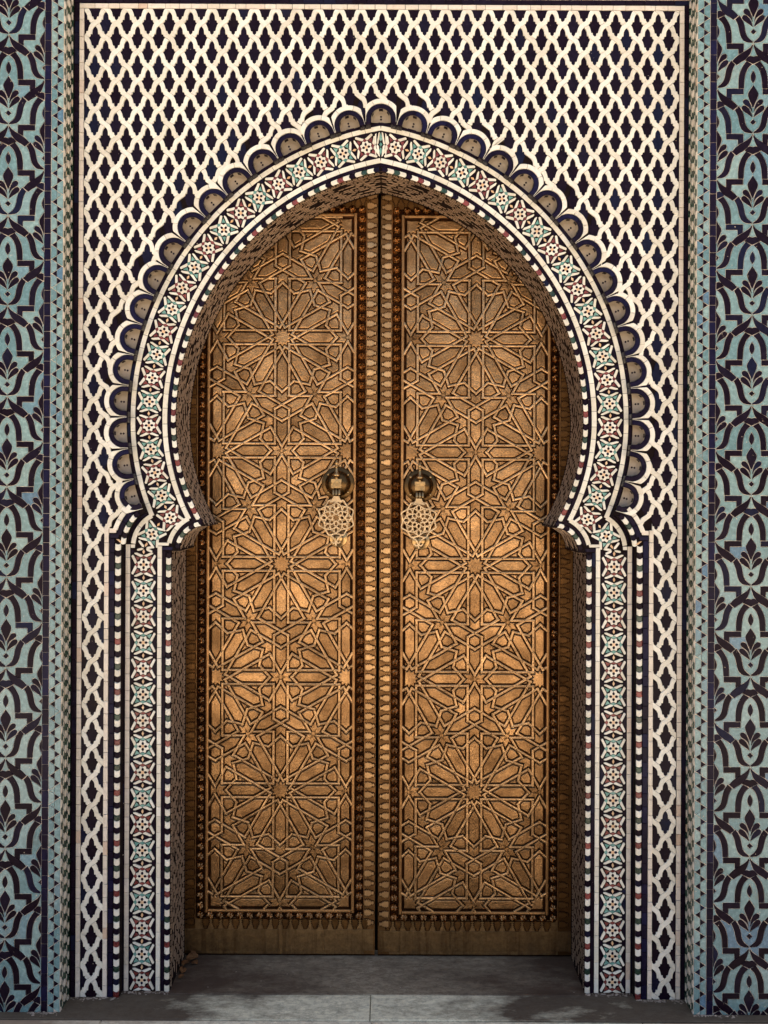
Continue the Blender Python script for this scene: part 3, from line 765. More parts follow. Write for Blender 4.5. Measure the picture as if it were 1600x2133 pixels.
# ------------------------------------------------------------------ blue pillars
U = 1 / 10.667
def sx(p): return [(-x, y) for x, y in p]
def sc(p): return [(x * U, y * U) for x, y in p]
def soften(p, it=2):
    for _ in range(it):
        q = []
        for i in range(len(p)):
            a, b, c = p[i - 1], p[i], p[(i + 1) % len(p)]
            t = math.degrees(math.atan2((b[0] - a[0]) * (c[1] - b[1]) - (b[1] - a[1]) * (c[0] - b[0]), (b[0] - a[0]) * (c[0] - b[0]) + (b[1] - a[1]) * (c[1] - b[1])))
            if abs(t) > 52 or abs(t) < 3: q.append(b)
            else: q += [(b[0] * .75 + a[0] * .25, b[1] * .75 + a[1] * .25), (b[0] * .75 + c[0] * .25, b[1] * .75 + c[1] * .25)]
        p = q
    return p
half = {
 'ogee_strap': [(-15, 5), (-165, -10), (-240, -70), (-280, -140), (-305, -230), (-325, -340), (-350, -420), (-400, -515), (-315, -600), (-255, -510), (-220, -440), (-195, -340), (-178, -230), (-150, -150), (-100, -85), (-15, -20)],
 'horn_strap': [(-15, 32), (-40, 80), (-90, 130), (-165, 180), (-315, 268), (-400, 340), (-465, 415), (-362, 500), (-290, 445), (-190, 392), (-90, 290), (-55, 215), (-25, 120), (-8, 60)],
 'arch_leg': [(-150, 412), (-215, 500), (-265, 590), (-305, 700), (-322, 820), (-325, 1018), (-208, 1018), (-200, 860), (-185, 740), (-140, 605), (-90, 535), (-22, 482)],
 'step_strap': [(-215, 1028), (-215, 1150), (-475, 1150), (-475, 1278), (-590, 1208), (-590, 1028)],
 'lower_petal': [(-14, -345), (-70, -395), (-140, -440), (-215, -490), (-250, -535), (-252, -575), (-225, -608), (-180, -612), (-130, -580), (-80, -520), (-35, -430)],
 'upper_petal': [(-16, -455), (-60, -545), (-130, -600), (-200, -640), (-225, -690), (-212, -735), (-170, -752), (-120, -735), (-75, -680), (-40, -590)],
}
whole = {
 'cap_tile': [(-185, 392), (-92, 298), (-45, 300), (0, 318), (45, 300), (92, 298), (185, 392), (90, 430), (0, 474), (-90, 430)],
 'teardrop_tile': [(0, 620), (38, 690), (56, 755), (46, 825), (0, 905), (-46, 825), (-56, 755), (-38, 690)],
 'bud_tile': [(0, 950), (55, 1035), (112, 1125), (108, 1195), (70, 1290), (16, 1420), (0, 1450), (-16, 1420), (-70, 1290), (-108, 1195), (-112, 1125), (-55, 1035)],
 'diamond_tile': [(0, -300), (62, -240), (0, -182), (-62, -240)],
}
shapes = []
half = {k: (p if k == 'step_strap' else soften(p, 2)) for k, p in half.items()}
whole = {k: (p if k == 'diamond_tile' else soften(p, 1)) for k, p in whole.items()}
fat = lambda p: inset(p, -12.0, 1.3) if area(p) > 0 else inset(p[::-1], -12.0, 1.3)
half = {k: fat(p) for k, p in half.items()}; whole = {k: fat(p) for k, p in whole.items()}
for k, p in half.items(): shapes += [(k, sc(p)), (k, sc(sx(p)))]
for k, p in whole.items(): shapes.append((k, sc(p)))
HX, PV = 75.5, 188.5
# pale pieces: what the dark shapes leave free, worked out once on a patch three repeats high
def free_cells():
    polys = []
    for a in range(-3, 4):
        for b in range(-6, 7):
            if (a + b) % 2: continue
            for nme, p in shapes: polys.append([(x + a * HX, y + b * PV / 2) for x, y in p])
    W0, H0 = 1.5 * HX, 1.6 * PV
    polys = [p for p in polys if any(abs(x) < W0 + 60 and abs(y) < H0 + 60 for x, y in p)]
    vs, es = [], []
    for p in polys:
        b = len(vs); vs += [Vector(q) for q in p]; es += [(b + i, b + (i + 1) % len(p)) for i in range(len(p))]
    # joints of the pale pieces
    for a in range(-2, 3):
        for b in range(-6, 7):
            if (a + b) % 2: continue
            ox, oy = a * HX, b * PV / 2
            for q in ([(0, -1), (0, -182 * U)], [(0, -300 * U), (0, -360 * U)], [(0, 900 * U), (0, 960 * U)], [(-216 * U, 1028 * U), (-205 * U, 1010 * U)],
                      [(-216 * U, 1150 * U), (-60 * U, 1145 * U)], [(216 * U, 1150 * U), (60 * U, 1145 * U)], [(216 * U, 1028 * U), (205 * U, 1010 * U)],
                      [(-580 * U, 1030 * U), (-640 * U, 1000 * U)], [(580 * U, 1030 * U), (640 * U, 1000 * U)], [(-250 * U, -560 * U), (-330 * U, -590 * U)], [(250 * U, -560 * U), (330 * U, -590 * U)]):
                n0 = len(vs); vs += [Vector((x + ox, y + oy)) for x, y in q]; es.append((n0, n0 + 1))
    n0 = len(vs)
    vs += [Vector(q) for q in ((-HX, -H0), (HX, -H0), (HX, H0), (-HX, H0))]; es += [(n0 + i, n0 + (i + 1) % 4) for i in range(4)]
    V, E, F, ov, oe, of = delaunay_2d_cdt(vs, es, [], 0, 1e-4)
    con = {tuple(sorted(e)) for e, o_ in zip(E, oe) if o_}
    adj = {}
    for fi, f in enumerate(F):
        for i in range(3): adj.setdefault(tuple(sorted((f[i], f[(i + 1) % 3]))), []).append(fi)
    comp = [-1] * len(F); cells = []
    for s0 in range(len(F)):
        if comp[s0] >= 0: continue
        st = [s0]; comp[s0] = len(cells); cur = []
        while st:
            f = st.pop(); cur.append(f)
            for i in range(3):
                e = tuple(sorted((F[f][i], F[f][(i + 1) % 3])))
                if e in con: continue
                for g_ in adj[e]:
                    if comp[g_] < 0: comp[g_] = comp[s0]; st.append(g_)
        cells.append(cur)
    res = []
    for cur in cells:
        tris = [[(V[i].x, V[i].y) for i in F[f]] for f in cur]
        a = sum(abs(area(t)) for t in tris)
        if a < 9: continue
        c = (sum(centroid(t)[0] * abs(area(t)) for t in tris) / a, sum(centroid(t)[1] * abs(area(t)) for t in tris) / a)
        big = max(tris, key=lambda t: abs(area(t))); bc = centroid(big)
        if any(inside(bc, p) for p in polys): continue
        if not (abs(bc[0]) < HX and -PV / 2 <= c[1] < PV / 2): continue
        # outline edges of the piece
        cnt = {}
        for f in cur:
            for i in range(3):
                e = (F[f][i], F[f][(i + 1) % 3]); cnt[e] = 1
        bd = [e for e in cnt if (e[1], e[0]) not in cnt]
        res.append((cur, bd, [F[f] for f in cur], V, c))
    return res
cells = free_cells()
pale_meshes = []
sP = S(Y_PIL)
for cur, bd, fs, V, c in cells:
    idx = {}; vv = []
    def gi(i, back):
        k = (i, back)
        if k not in idx:
            idx[k] = len(vv); vv.append((V[i].x * sP, 0.006 if back else 0.0, -V[i].y * sP))
        return idx[k]
    FF = []
    for f in fs:
        q = [gi(i, 0) for i in f]
        a = vv[q[0]]; b = vv[q[1]]; d_ = vv[q[2]]
        if (b[0] - a[0]) * (d_[2] - a[2]) - (b[2] - a[2]) * (d_[0] - a[0]) < 0: q = q[::-1]
        FF.append(tuple(q))
    for a, b in bd: FF.append((gi(a, 0), gi(a, 1), gi(b, 1), gi(b, 0)))
    pale_meshes.append(mesh('pale_tile', vv, FF, M['aqua']))
dark_meshes = []
for nme, p in shapes:
    c = centroid(p); q = inset(rel_xz([(x - c[0], y - c[1]) for x, y in p], Y_PIL), 1.15 * sP)
    Vv, Ff = plate(q, 0, 0.008, 0.0009); dark_meshes.append((nme, mesh(nme, Vv, Ff, M['navy']), c))
V_PIL = CY + HCAM / sP + 40
def pillar(u_axis, u_in0, u_in1, u_out, label, dirn, v0):
    """u_axis: axis of the big pattern; the trims run from u_in0 to u_in1 towards the door"""
    pl = empty('tiled_pillar', (PX(u_axis, Y_PIL), Y_PIL, -0.16), label, 'pillar', 'blue tiled pillars beside the door')
    x0, x1 = sorted((PX(u_out, Y_PIL), PX(u_in1, Y_PIL)))
    m_ = MB(); m_.box(x0, x1, Y_PIL + 0.003, 0.36, -0.16, PZ(-150, Y_PIL)); body = m_.build('pillar_core', M['grout_pale'], pl)
    for b in range(-6, 26):
        for a in (0, 1, -1):
            oy = v0 + b * PV / 2; ox = u_axis + a * HX
            if (a + b) % 2: continue
            if not (-240 < oy < V_PIL + 100): continue
            for nme, me, c in dark_meshes:
                cu, cv = ox + c[0], oy + c[1]
                if abs(cu - u_axis) > HX + 0.01: continue
                if not (-60 < cv < V_PIL - 5): continue
                # shapes that straddle the edge of the panel are cut there
                p = [(x + ox, y + oy) for x, y in shapes[[s_[0] for s_ in shapes].index(nme)][1]] if False else None
                poly = None
                for (n2, p2) in shapes:
                    if n2 == nme and abs(centroid(p2)[0] - c[0]) < 1e-6 and abs(centroid(p2)[1] - c[1]) < 1e-6: poly = [(x + ox, y + oy) for x, y in p2]
                if max(abs(x - u_axis) for x, y in poly) > HX + .3:
                    poly = clip_half(clip_half(poly, 1, 0, u_axis - HX), -1, 0, -(u_axis + HX))
                    if len(poly) > 2 and abs(area(poly)) > 8: tile(nme, poly, M['navy'], body, Y_PIL - .0008, .008, .0009, 1.15)
                else:
                    obj(nme, me, body, (PX(cu, Y_PIL), Y_PIL - 0.0008 - random.uniform(0, .0004), PZ(cv, Y_PIL)), jit=0.3)
    # halves of shapes that sit on the panel's edge axes
    for b in range(-4, 14):
        oy = v0 + b * PV
        if not (-240 < oy < V_PIL + 100): continue
        for me, (cur, bd, fs, V, c) in zip(pale_meshes, cells):
            if not (-70 < oy + c[1] < V_PIL - 5): continue
            obj('pale_tile', me, body, (PX(u_axis, Y_PIL), Y_PIL + random.uniform(0, .0006), PZ(oy, Y_PIL)))
    # navy column, triangle strip, return face
    border('column_tile', u_in0, -60, u_in0 + dirn * 13.6, V_PIL - 5, 29, M['indigo'], body, Y_PIL - .001)
    ua, ub = u_in0 + dirn * 14.2, u_in1 - dirn * 0.3; um = (ua + ub) / 2
    step = 29.9; v = -40.0; k = 0
    while v < V_PIL - 42:
        for (ui, uo, ph) in ((um, ub, 0.0), (um, ua, step / 2)):
            vv_ = v + ph; g_ = (uo - ui); tipu = ui + g_ * .86
            tile('triangle_tile', [(ui, vv_ - 7), (tipu, vv_), (ui, vv_ + 7)], M['navy'] if random.random() > .06 else M['aqua'], body, Y_PIL - .0006, .007, .0007, .5)
            tile('strip_tile', [(ui, vv_ + 7.3), (tipu, vv_ + .4), (uo, vv_ + .4), (uo, vv_ + step - .4), (tipu, vv_ + step - .4), (ui, vv_ + step - 7.3)], M['aqua'], body, Y_PIL, .007, .0007, .5)
        v += step
    # return face towards the recessed wall, pattern in depth and height
    xf = PX(u_in1, Y_PIL); d0 = Y_PIL + .001; gm, wm = MB(), MB()
    def ret(mbx, pts, h=0.0016):
        V = [(xf + dirn * h, d0 + y, z) for y, z in pts] + [(xf - dirn * .001, d0 + y, z) for y, z in pts]
        n = len(pts); f0 = tuple(range(n)); sg = area(pts) > 0
        if (dirn > 0) != sg: f0 = f0[::-1]
        mbx.add(V, [f0] + [(i, n + i, n + (i + 1) % n, (i + 1) % n) for i in range(n)])
    bk = MB(); bk.add([(xf + dirn * .0004, Y_PIL + .004, -.16), (xf + dirn * .0004, .004, -.16), (xf + dirn * .0004, .004, PZ(-150, Y_PIL)), (xf + dirn * .0004, Y_PIL + .004, PZ(-150, Y_PIL))], [(0, 1, 2, 3)])
    bk.build('return_ground', M['bottle'], body)
    z = 0.0
    while z < PZ(-60, 0):
        dy = .084 * QD; c = dy / 2
        ret(gm, [(c - .020, z), (c, z + .013), (c + .020, z), (c, z - .013)])
        for cc, zz in ((c, z + .030), (0.006, z), (dy - .006, z)):
            lo, hi = max(.002, cc - .016), min(dy - .002, cc + .016)
            ret(wm, [(lo, zz), ((lo + cc) / 2, zz - .0145), (cc, zz - .0165), ((hi + cc) / 2, zz - .0145), (hi, zz), ((hi + cc) / 2, zz + .0145), (cc, zz + .0165), ((lo + cc) / 2, zz + .0145)])
        for s_ in (1, -1):
            for t_ in (1, -1):
                b0 = c + s_ * .0215
                ret(wm, [(b0, z + t_ * .030), (b0 + s_ * .006, z + t_ * .024), (b0 + s_ * .003, z + t_ * .006), (b0 - s_ * .001, z + t_ * .008)], .0014)
        z += 0.060
    gm.build('green_lozenges', M['bottle'], body, 'stuff'); wm.build('return_mosaic', M['cream'], body, 'stuff')
    return pl
pillar(14.0, 89.5, 129.2, -75.0, 'turquoise and navy floral tiled pillar on the left of the brass doors', 1, 73.0)
pillar(1565.3, 1489.8, 1449.6, 1655.0, 'turquoise and navy floral tiled pillar on the right of the brass doors', -1, 273.5)
# ------------------------------------------------------------------ brass door leaves
YD = Y_DOOR; sD = S(YD)
RT = (D + Y_BAND) / (D + YD)                 # how the opening shrinks in view on the door plane
open_back = [(CX + (u - CX) * RT, CY + (v - CY) * RT) for u, v in opening]
def seen(p, m=26):
    for u, v in p:
        for du, dv in ((0, 0), (m, 0), (-m, 0), (0, m), (0, -m)):
            if inside((u + du, v + dv), open_back): return True
    return False
L = 272.4; WOF = 0.0536 * L; RT_O = 0.417 * L; RI = 0.347 * L; RE = 0.446 * L
def girih():
    """strap centre lines round one rosette centre at the origin, in photo px (v down)"""
    segs = []
    for k in range(12):
        a = R(30 * k); ca, sa = math.cos(a), math.sin(a)
        rot = lambda x, y: (x * ca - y * sa, x * sa + y * ca)
        for s in (1, -1): segs.append(('petal_strap', rot(WOF, s * WOF), rot(RE, s * WOF)))
        b = R(30 * k + 15); c = R(30 * k + 30)
        tip = (RT_O * ca, RT_O * sa); inn = (RI * math.cos(b), RI * math.sin(b)); tip2 = (RT_O * math.cos(c), RT_O * math.sin(c))
        segs += [('zigzag_strap', tip, inn), ('zigzag_strap', inn, tip2)]
    # towards the edge midpoints: two V straps; towards the triangle centres: hexagon straps
    return segs
BASE = girih()
def rosette_extra(c):
    """straps between rosettes: from each of the six edge midpoints"""
    out = []
    for k in range(6):
        a = R(60 * k); ux, uy = math.cos(a), math.sin(a); px_, py_ = -uy, ux
        Mx, My = c[0] + ux * L / 2, c[1] + uy * L / 2
        for s in (1, -1):
            # V arm from the midpoint to the end of the neighbouring petal line (this rosette's side)
            g_ = lambda x, y: (Mx + ux * x + px_ * y * s, My + uy * x + py_ * y * s)
            # line from apex (0,.031L) at 60 degrees; meets the petal line end
            out.append(('edge_strap', g_(0, 0.030 * L), g_(-0.086 * L, 0.030 * L + 0.149 * L)))
            # side of the hexagon: straight from the petal corner to the hexagon corner
            T0 = L / (2 * math.sqrt(3))
            out.append(('hexagon_strap', g_(-WOF, WOF), g_(-WOF, T0 + WOF * 0.577)))
    return out
def in_rect(p, r): return r[0] <= p[0] <= r[2] and r[1] <= p[1] <= r[3]
def clip_seg(a, b, r):
    t0, t1 = 0.0, 1.0; dx, dy = b[0] - a[0], b[1] - a[1]
    for p, q in ((-dx, a[0] - r[0]), (dx, r[2] - a[0]), (-dy, a[1] - r[1]), (dy, r[3] - a[1])):
        if abs(p) < 1e-9:
            if q < 0: return None
        else:
            t = q / p
            if p < 0: t0 = max(t0, t)
            else: t1 = min(t1, t)
    if t1 - t0 < 1e-6: return None
    return (a[0] + dx * t0, a[1] + dy * t0), (a[0] + dx * t1, a[1] + dy * t1)
def leaf_pattern(uc, vc, rect):
    cs = []
    for j in range(-4, 8):
        for i in range(-2, 3):
            cs.append((uc + L * i + (L / 2 if j % 2 else 0), vc + j * L * math.sqrt(3) / 2))
    cs = [c for c in cs if rect[0] - L * .6 < c[0] < rect[2] + L * .6 and rect[1] - L * .6 < c[1] < rect[3] + L * .6]
    segs = []; keys = set()
    for c in cs:
        for nme, a, b in BASE: segs.append((nme, (a[0] + c[0], a[1] + c[1]), (b[0] + c[0], b[1] + c[1])))
        segs += rosette_extra(c)
    out = []
    for nme, a, b in segs:
        k = tuple(sorted(((round(a[0]), round(a[1])), (round(b[0]), round(b[1])))))
        if k in keys: continue
        keys.add(k); s = clip_seg(a, b, rect)
        if s and math.hypot(s[0][0] - s[1][0], s[0][1] - s[1][1]) > 3: out.append((nme, s[0], s[1]))
    return out
def pattern_cells(segs, rect):
    vs, es = [], []
    for nme, a, b in segs:
        l = math.hypot(b[0] - a[0], b[1] - a[1]); e = 1.5 / l     # a little overrun so that corners close
        dx, dy = (b[0] - a[0]) * e, (b[1] - a[1]) * e
        vs += [Vector((a[0] - dx, a[1] - dy)), Vector((b[0] + dx, b[1] + dy))]; es.append((len(vs) - 2, len(vs) - 1))
    n0 = len(vs); vs += [Vector(q) for q in ((rect[0], rect[1]), (rect[2], rect[1]), (rect[2], rect[3]), (rect[0], rect[3]))]
    es += [(n0 + i, n0 + (i + 1) % 4) for i in range(4)]
    V, E, F, ov, oe, of = delaunay_2d_cdt(vs, es, [], 0, 1e-3)
    con = {tuple(sorted(e)) for e, o_ in zip(E, oe) if o_}
    adj = {}
    for fi, f in enumerate(F):
        for i in range(3): adj.setdefault(tuple(sorted((f[i], f[(i + 1) % 3]))), []).append(fi)
    comp = [-1] * len(F); nc = 0; groups = []
    for s0 in range(len(F)):
        if comp[s0] >= 0: continue
        st = [s0]; comp[s0] = nc; cur = []
        while st:
            f = st.pop(); cur.append(f)
            for i in range(3):
                e = tuple(sorted((F[f][i], F[f][(i + 1) % 3])))
                if e in con: continue
                for g_ in adj[e]:
                    if comp[g_] < 0: comp[g_] = nc; st.append(g_)
        groups.append(cur); nc += 1
    res = []
    for cur in groups:
        ed = set()
        for f in cur:
            t = F[f]
            for i in range(3): ed.add((t[i], t[(i + 1) % 3]))
        bd = {}
        for a, b in ed:
            if (b, a) not in ed: bd.setdefault(a, []).append(b)
        if not bd: continue
        start = min(bd); lp = [start]; p = bd[start][0]; guard = 0; prev = start
        while p != start and guard < 400:
            lp.append(p); nx = bd.get(p)
            if not nx: break
            prev, p = p, nx[0]; guard += 1
        q = [(V[i].x, V[i].y) for i in lp]
        # drop vertices on straight runs
        r = []
        for i in range(len(q)):
            a, b, c = q[i - 1], q[i], q[(i + 1) % len(q)]
            l1 = math.hypot(b[0] - a[0], b[1] - a[1]); l2 = math.hypot(c[0] - b[0], c[1] - b[1])
            if l1 < .05: continue
            if abs((b[0] - a[0]) * (c[1] - b[1]) - (b[1] - a[1]) * (c[0] - b[0])) > 0.01 * l1 * max(l2, .05): r.append(b)
        if len(r) >= 3 and abs(area(r)) > 30: res.append(r)
    return res
STW = 5.9
def strap_mesh(name, a, b, w, h, mat):
    """bar along the segment, local origin at its middle; rounded top"""
    ax, az = (a[0] - b[0]) * sD / 2, -(a[1] - b[1]) * sD / 2
    l = math.hypot(ax, az); d = (-ax / l, -az / l); ex = w * sD * .45
    prof = [(-.5, h), (-.5, .0034), (-.34, .0007), (0, 0), (.34, .0007), (.5, .0034), (.5, h)]
    V = []; n = len(prof)
    for s_ in (-1, 1):
        for t, y in prof:
            q = (d[0] * s_ * (l + ex), d[1] * s_ * (l + ex))
            V.append((q[0] - d[1] * t * w * sD, y, q[1] + d[0] * t * w * sD))
    F = [(i, i + n, i + n + 1, i + 1) for i in range(n - 1)] + [tuple(range(n)), tuple(range(n, 2 * n))[::-1]]
    return mesh(name, V, F, mat)
# stud: fluted boss
def stud_mesh():
    V = []; F = []; rings = [(8.7, 0.0), (8.6, -.0055), (7.2, -.0125), (4.9, -.0172), (2.4, -.0190)]; n = 20
    for r, y in rings:
        for k in range(n):
            fl_ = 1 - (0.10 if k % 2 else 0) * (1 if r < 8.3 else 0); a = 2 * math.pi * k / n
            V.append((r * fl_ * sD * math.cos(a), y * (1 - (.12 if k % 2 else 0)), r * fl_ * sD * math.sin(a)))
    for i in range(len(rings) - 1):
        for k in range(n): F.append((i * n + k, i * n + (k + 1) % n, (i + 1) * n + (k + 1) % n, (i + 1) * n + k))
    V.append((0, -.0193, 0)); c = len(V) - 1
    for k in range(n): F.append(((len(rings) - 1) * n + k, (len(rings) - 1) * n + (k + 1) % n, c))
    return mesh('stud', V, F, M['stud'], False)
STUD = stud_mesh()
# palmette: notched leaf pointing to +u
def palm_poly():
    up_ = [(-9.5, -3.6), (-8.4, -6.8), (-6.2, -4.4), (-4.6, -7.6), (-2.6, -4.6), (-1.0, -7.4), (0.6, -4.2), (2.4, -6.4), (3.2, -3.2), (4.8, -4.6), (5.2, -1.8), (6.6, -1.8), (7.2, -3.6), (9.4, -2.8), (9.8, -1.2)]
    return up_ + [(x, -y) for x, y in up_[::-1]]
PALM = {}
def palm(ang, mt='orn'):
    key = (ang, mt)
    if key not in PALM:
        ca, sa = math.cos(R(ang)), math.sin(R(ang))
        q = rel_xz([(x * ca - y * sa, x * sa + y * ca) for x, y in palm_poly()], YD)
        V, F = plate(q, 0, .008, .0006); b = len(V); n = len(q); fo = inset(q, -1.7 * sD, 1.15)
        V2, F2 = plate(fo, .0042, .004, .0004); me = mesh('palmette', V + V2, F + [tuple(i + b for i in f) for f in F2], M[mt])
        me.materials.append(M['plate'])
        for k in range(len(F), len(me.polygons)): me.polygons[k].material_index = 1
        PALM[key] = me
    return PALM[key]
def lathe(mbx, cx, cy, cz, prof, n=20, axis='y'):
    """prof: (r, h); axis y: h towards -Y; axis z: h upwards"""
    b = len(mbx.V); V = []; F = []
    for r, h in prof:
        for k in range(n):
            a = 2 * math.pi * k / n
            V.append((cx + r * math.cos(a), cy - h, cz + r * math.sin(a)) if axis == 'y' else (cx + r * math.cos(a), cy - r * math.sin(a), cz + h))
    for i in range(len(prof) - 1):
        for k in range(n): F.append((i * n + k, i * n + (k + 1) % n, (i + 1) * n + (k + 1) % n, (i + 1) * n + k))
    V.append((cx, cy - prof[-1][1], cz) if axis == 'y' else (cx, cy, cz + prof[-1][1])); c = len(V) - 1
    for k in range(n): F.append(((len(prof) - 1) * n + k, (len(prof) - 1) * n + (k + 1) % n, c))
    mbx.add(V, F)
def knocker(leaf, u0, v0):
    """u0, v0: centre of the round boss on the door plane; the pierced plate hangs in front of it"""
    YK = YD - 0.010; cx, cz = PX(u0, YK), PZ(v0, YK); s = S(YK)
    m_ = MB(); lathe(m_, cx, YD - .004, cz, [(34.5 * s, -.006), (34.5 * s, .006), (33 * s, .009), (27.5 * s, .0105), (26 * s, .012), (24.5 * s, .026), (20 * s, .038), (14 * s, .046), (7 * s, .050), (.5 * s, .0512)], 36)
    boss = m_.build('knocker', M['dome'], leaf, None, True)
    for a in (42, 138, 222, 318):
        m_ = MB(); lathe(m_, cx + 27.5 * s * math.cos(R(a)), YD - .013, cz + 27.5 * s * math.sin(R(a)), [(3.0 * s, -.004), (2.8 * s, .003), (2.0 * s, .005), (.8 * s, .006)], 12)
        m_.build('rivet', M['cast'], boss, None, True)
    YF = YD - 0.062; s2 = S(YF); q = lambda du, dv: (PX(u0, YD) + du * sD, PZ(v0, YD) - dv * sD)
    fx = PX(u0 - 2.2, YK)
    m_ = MB(); z = lambda dv: cz - dv * s
    lathe(m_, fx, YD - .060, z(0), [(r * s, -dv * s) for dv, r in ((-6, 3), (-9, 4.2), (-12, 3.0), (-14, 6.5), (-16.5, 8.0), (-19.5, 7.2), (-21, 4.4), (-25, 3.2), (-31, 2.4), (-33.5, 2.5), (-34.5, 4.0), (-36.5, 4.2), (-37.8, 2.4), (-39, 2.2), (-41, 3.9), (-43, 3.4), (-46, 2.2), (-49.5, .6))], 16, 'z')
    m_.build('finial', M['cast'], boss, None, True)
    m_ = MB()
    for a, b, hw2, yy, dp in ((-8.5, -2.0, 10.6, .078, .05), (-1.6, 0.6, 9.6, .074, .04), (1.0, 9.5, 10.4, .076, .046)): m_.box(fx - hw2 * s, fx + hw2 * s, YD - yy, YD - yy + dp, z(b), z(a))
    m_.build('hinge_block', M['cast'], boss)
    m_ = MB()
    for k in (-1, 0, 1): lathe(m_, fx + k * 6.1 * s, YD - .066, z(23), [(3.0 * s, -.002), (3.0 * s, 11.5 * s), (1 * s, 11.6 * s)], 12, 'z')
    m_.build('hinge_knuckle', M['cast'], boss, None, True)
    # pierced hanging plate
    pc = (u0 - 3.6, v0 + 71.5); YQ = YD - .044; sq = S(YQ)
    pcx, pcz = PX(pc[0], YD - .03), PZ(pc[1], YD - .03)
    m_ = MB()
    def rib(pts, wd, closed=False, y=0.0):
        n = len(pts)
        for i in range(n if closed else n - 1):
            a, b = pts[i], pts[(i + 1) % n]; dx, dy = b[0] - a[0], b[1] - a[1]; l = math.hypot(dx, dy)
            if l < 1e-6: continue
            dx, dy = dx / l, dy / l; e = wd * .42; n_ = (-dy * wd / 2, dx * wd / 2)
            qd = [(a[0] - dx * e + n_[0], a[1] - dy * e + n_[1]), (b[0] + dx * e + n_[0], b[1] + dy * e + n_[1]), (b[0] + dx * e - n_[0], b[1] + dy * e - n_[1]), (a[0] - dx * e - n_[0], a[1] - dy * e - n_[1])]
            V, F = plate(ccw([(pcx + x * sq, pcz - yy * sq) for x, yy in qd]), 0, .008, .0006)
            m_.add(V, F, (0, YQ + y + random.uniform(0, .0006), 0))
    pol = lambda r, a: (r * math.cos(R(a)), r * math.sin(R(a)))
    for k in range(8):
        a = 45 * k
        for r0, r1, hw2 in ((6.5, 18, 3.9), (18.5, 32.5, 4.1)):
            rm = (r0 + r1) / 2; ca, sa = math.cos(R(a)), math.sin(R(a))
            loc = [(r0, 0), (rm - 2.6, hw2), (rm + 2.6, hw2), (r1, 0), (rm + 2.6, -hw2), (rm - 2.6, -hw2)]
            rib([(x * ca - y * sa, x * sa + y * ca) for x, y in loc], 2.6, True)
        rib([pol(18, a), pol(23, a + 15), pol(27, a + 22.5)], 2.5, y=.0004); rib([pol(18, a + 45), pol(23, a + 30), pol(27, a + 22.5)], 2.5, y=.0002)
        rib([pol(32.5, a), pol(27, a + 22.5), pol(32.5, a + 45)], 2.5, y=.0001)
        rib([pol(33.2, a), pol(34.2, a + 8), pol(38.2, a + 19), pol(38.8, a + 22.5), pol(38.2, a + 26), pol(34.2, a + 37), pol(33.2, a + 45)], 3.0, y=.0003)
    rib([(-1, 50), (0, 57)], 3.6); rib([(-13, 35), (-6, 41), (-2, 47), (-1, 52), (-5, 53), (-8.5, 50.5)], 2.8, y=.0002); rib([(13, 35), (6, 41), (2, 47), (1, 52), (5, 53), (8.5, 50.5)], 2.8, y=.0003)
    m_.build('pierced_plate', M['knock'], boss)
    neck = [(-6.5, -46), (6.5, -46), (7.2, -42), (9.5, -38.5), (14.5, -33), (11, -31.2), (0, -33), (-11, -31.2), (-14.5, -33), (-9.5, -38.5), (-7.2, -42)]
    V, F = plate(ccw([(pcx + x * sq, pcz - y * sq) for x, y in neck]), 0, .009, .0015); m_ = MB(); m_.add(V, F, (0, YQ - .0008, 0)); m_.build('plate_neck', M['knock'], boss)
    m_ = MB(); sx_, sz_ = PX(u0 + 1.2, YK), PZ(v0 + 114.5, YK)
    lathe(m_, sx_, YD - .004, sz_, [(19 * s, -.006), (19 * s, .004), (17.5 * s, .006), (11 * s, .0065), (9.5 * s, .014), (6 * s, .018), (1 * s, .019)], 28)
    m_.build('strike_plate', M['cast'], boss, None, True)
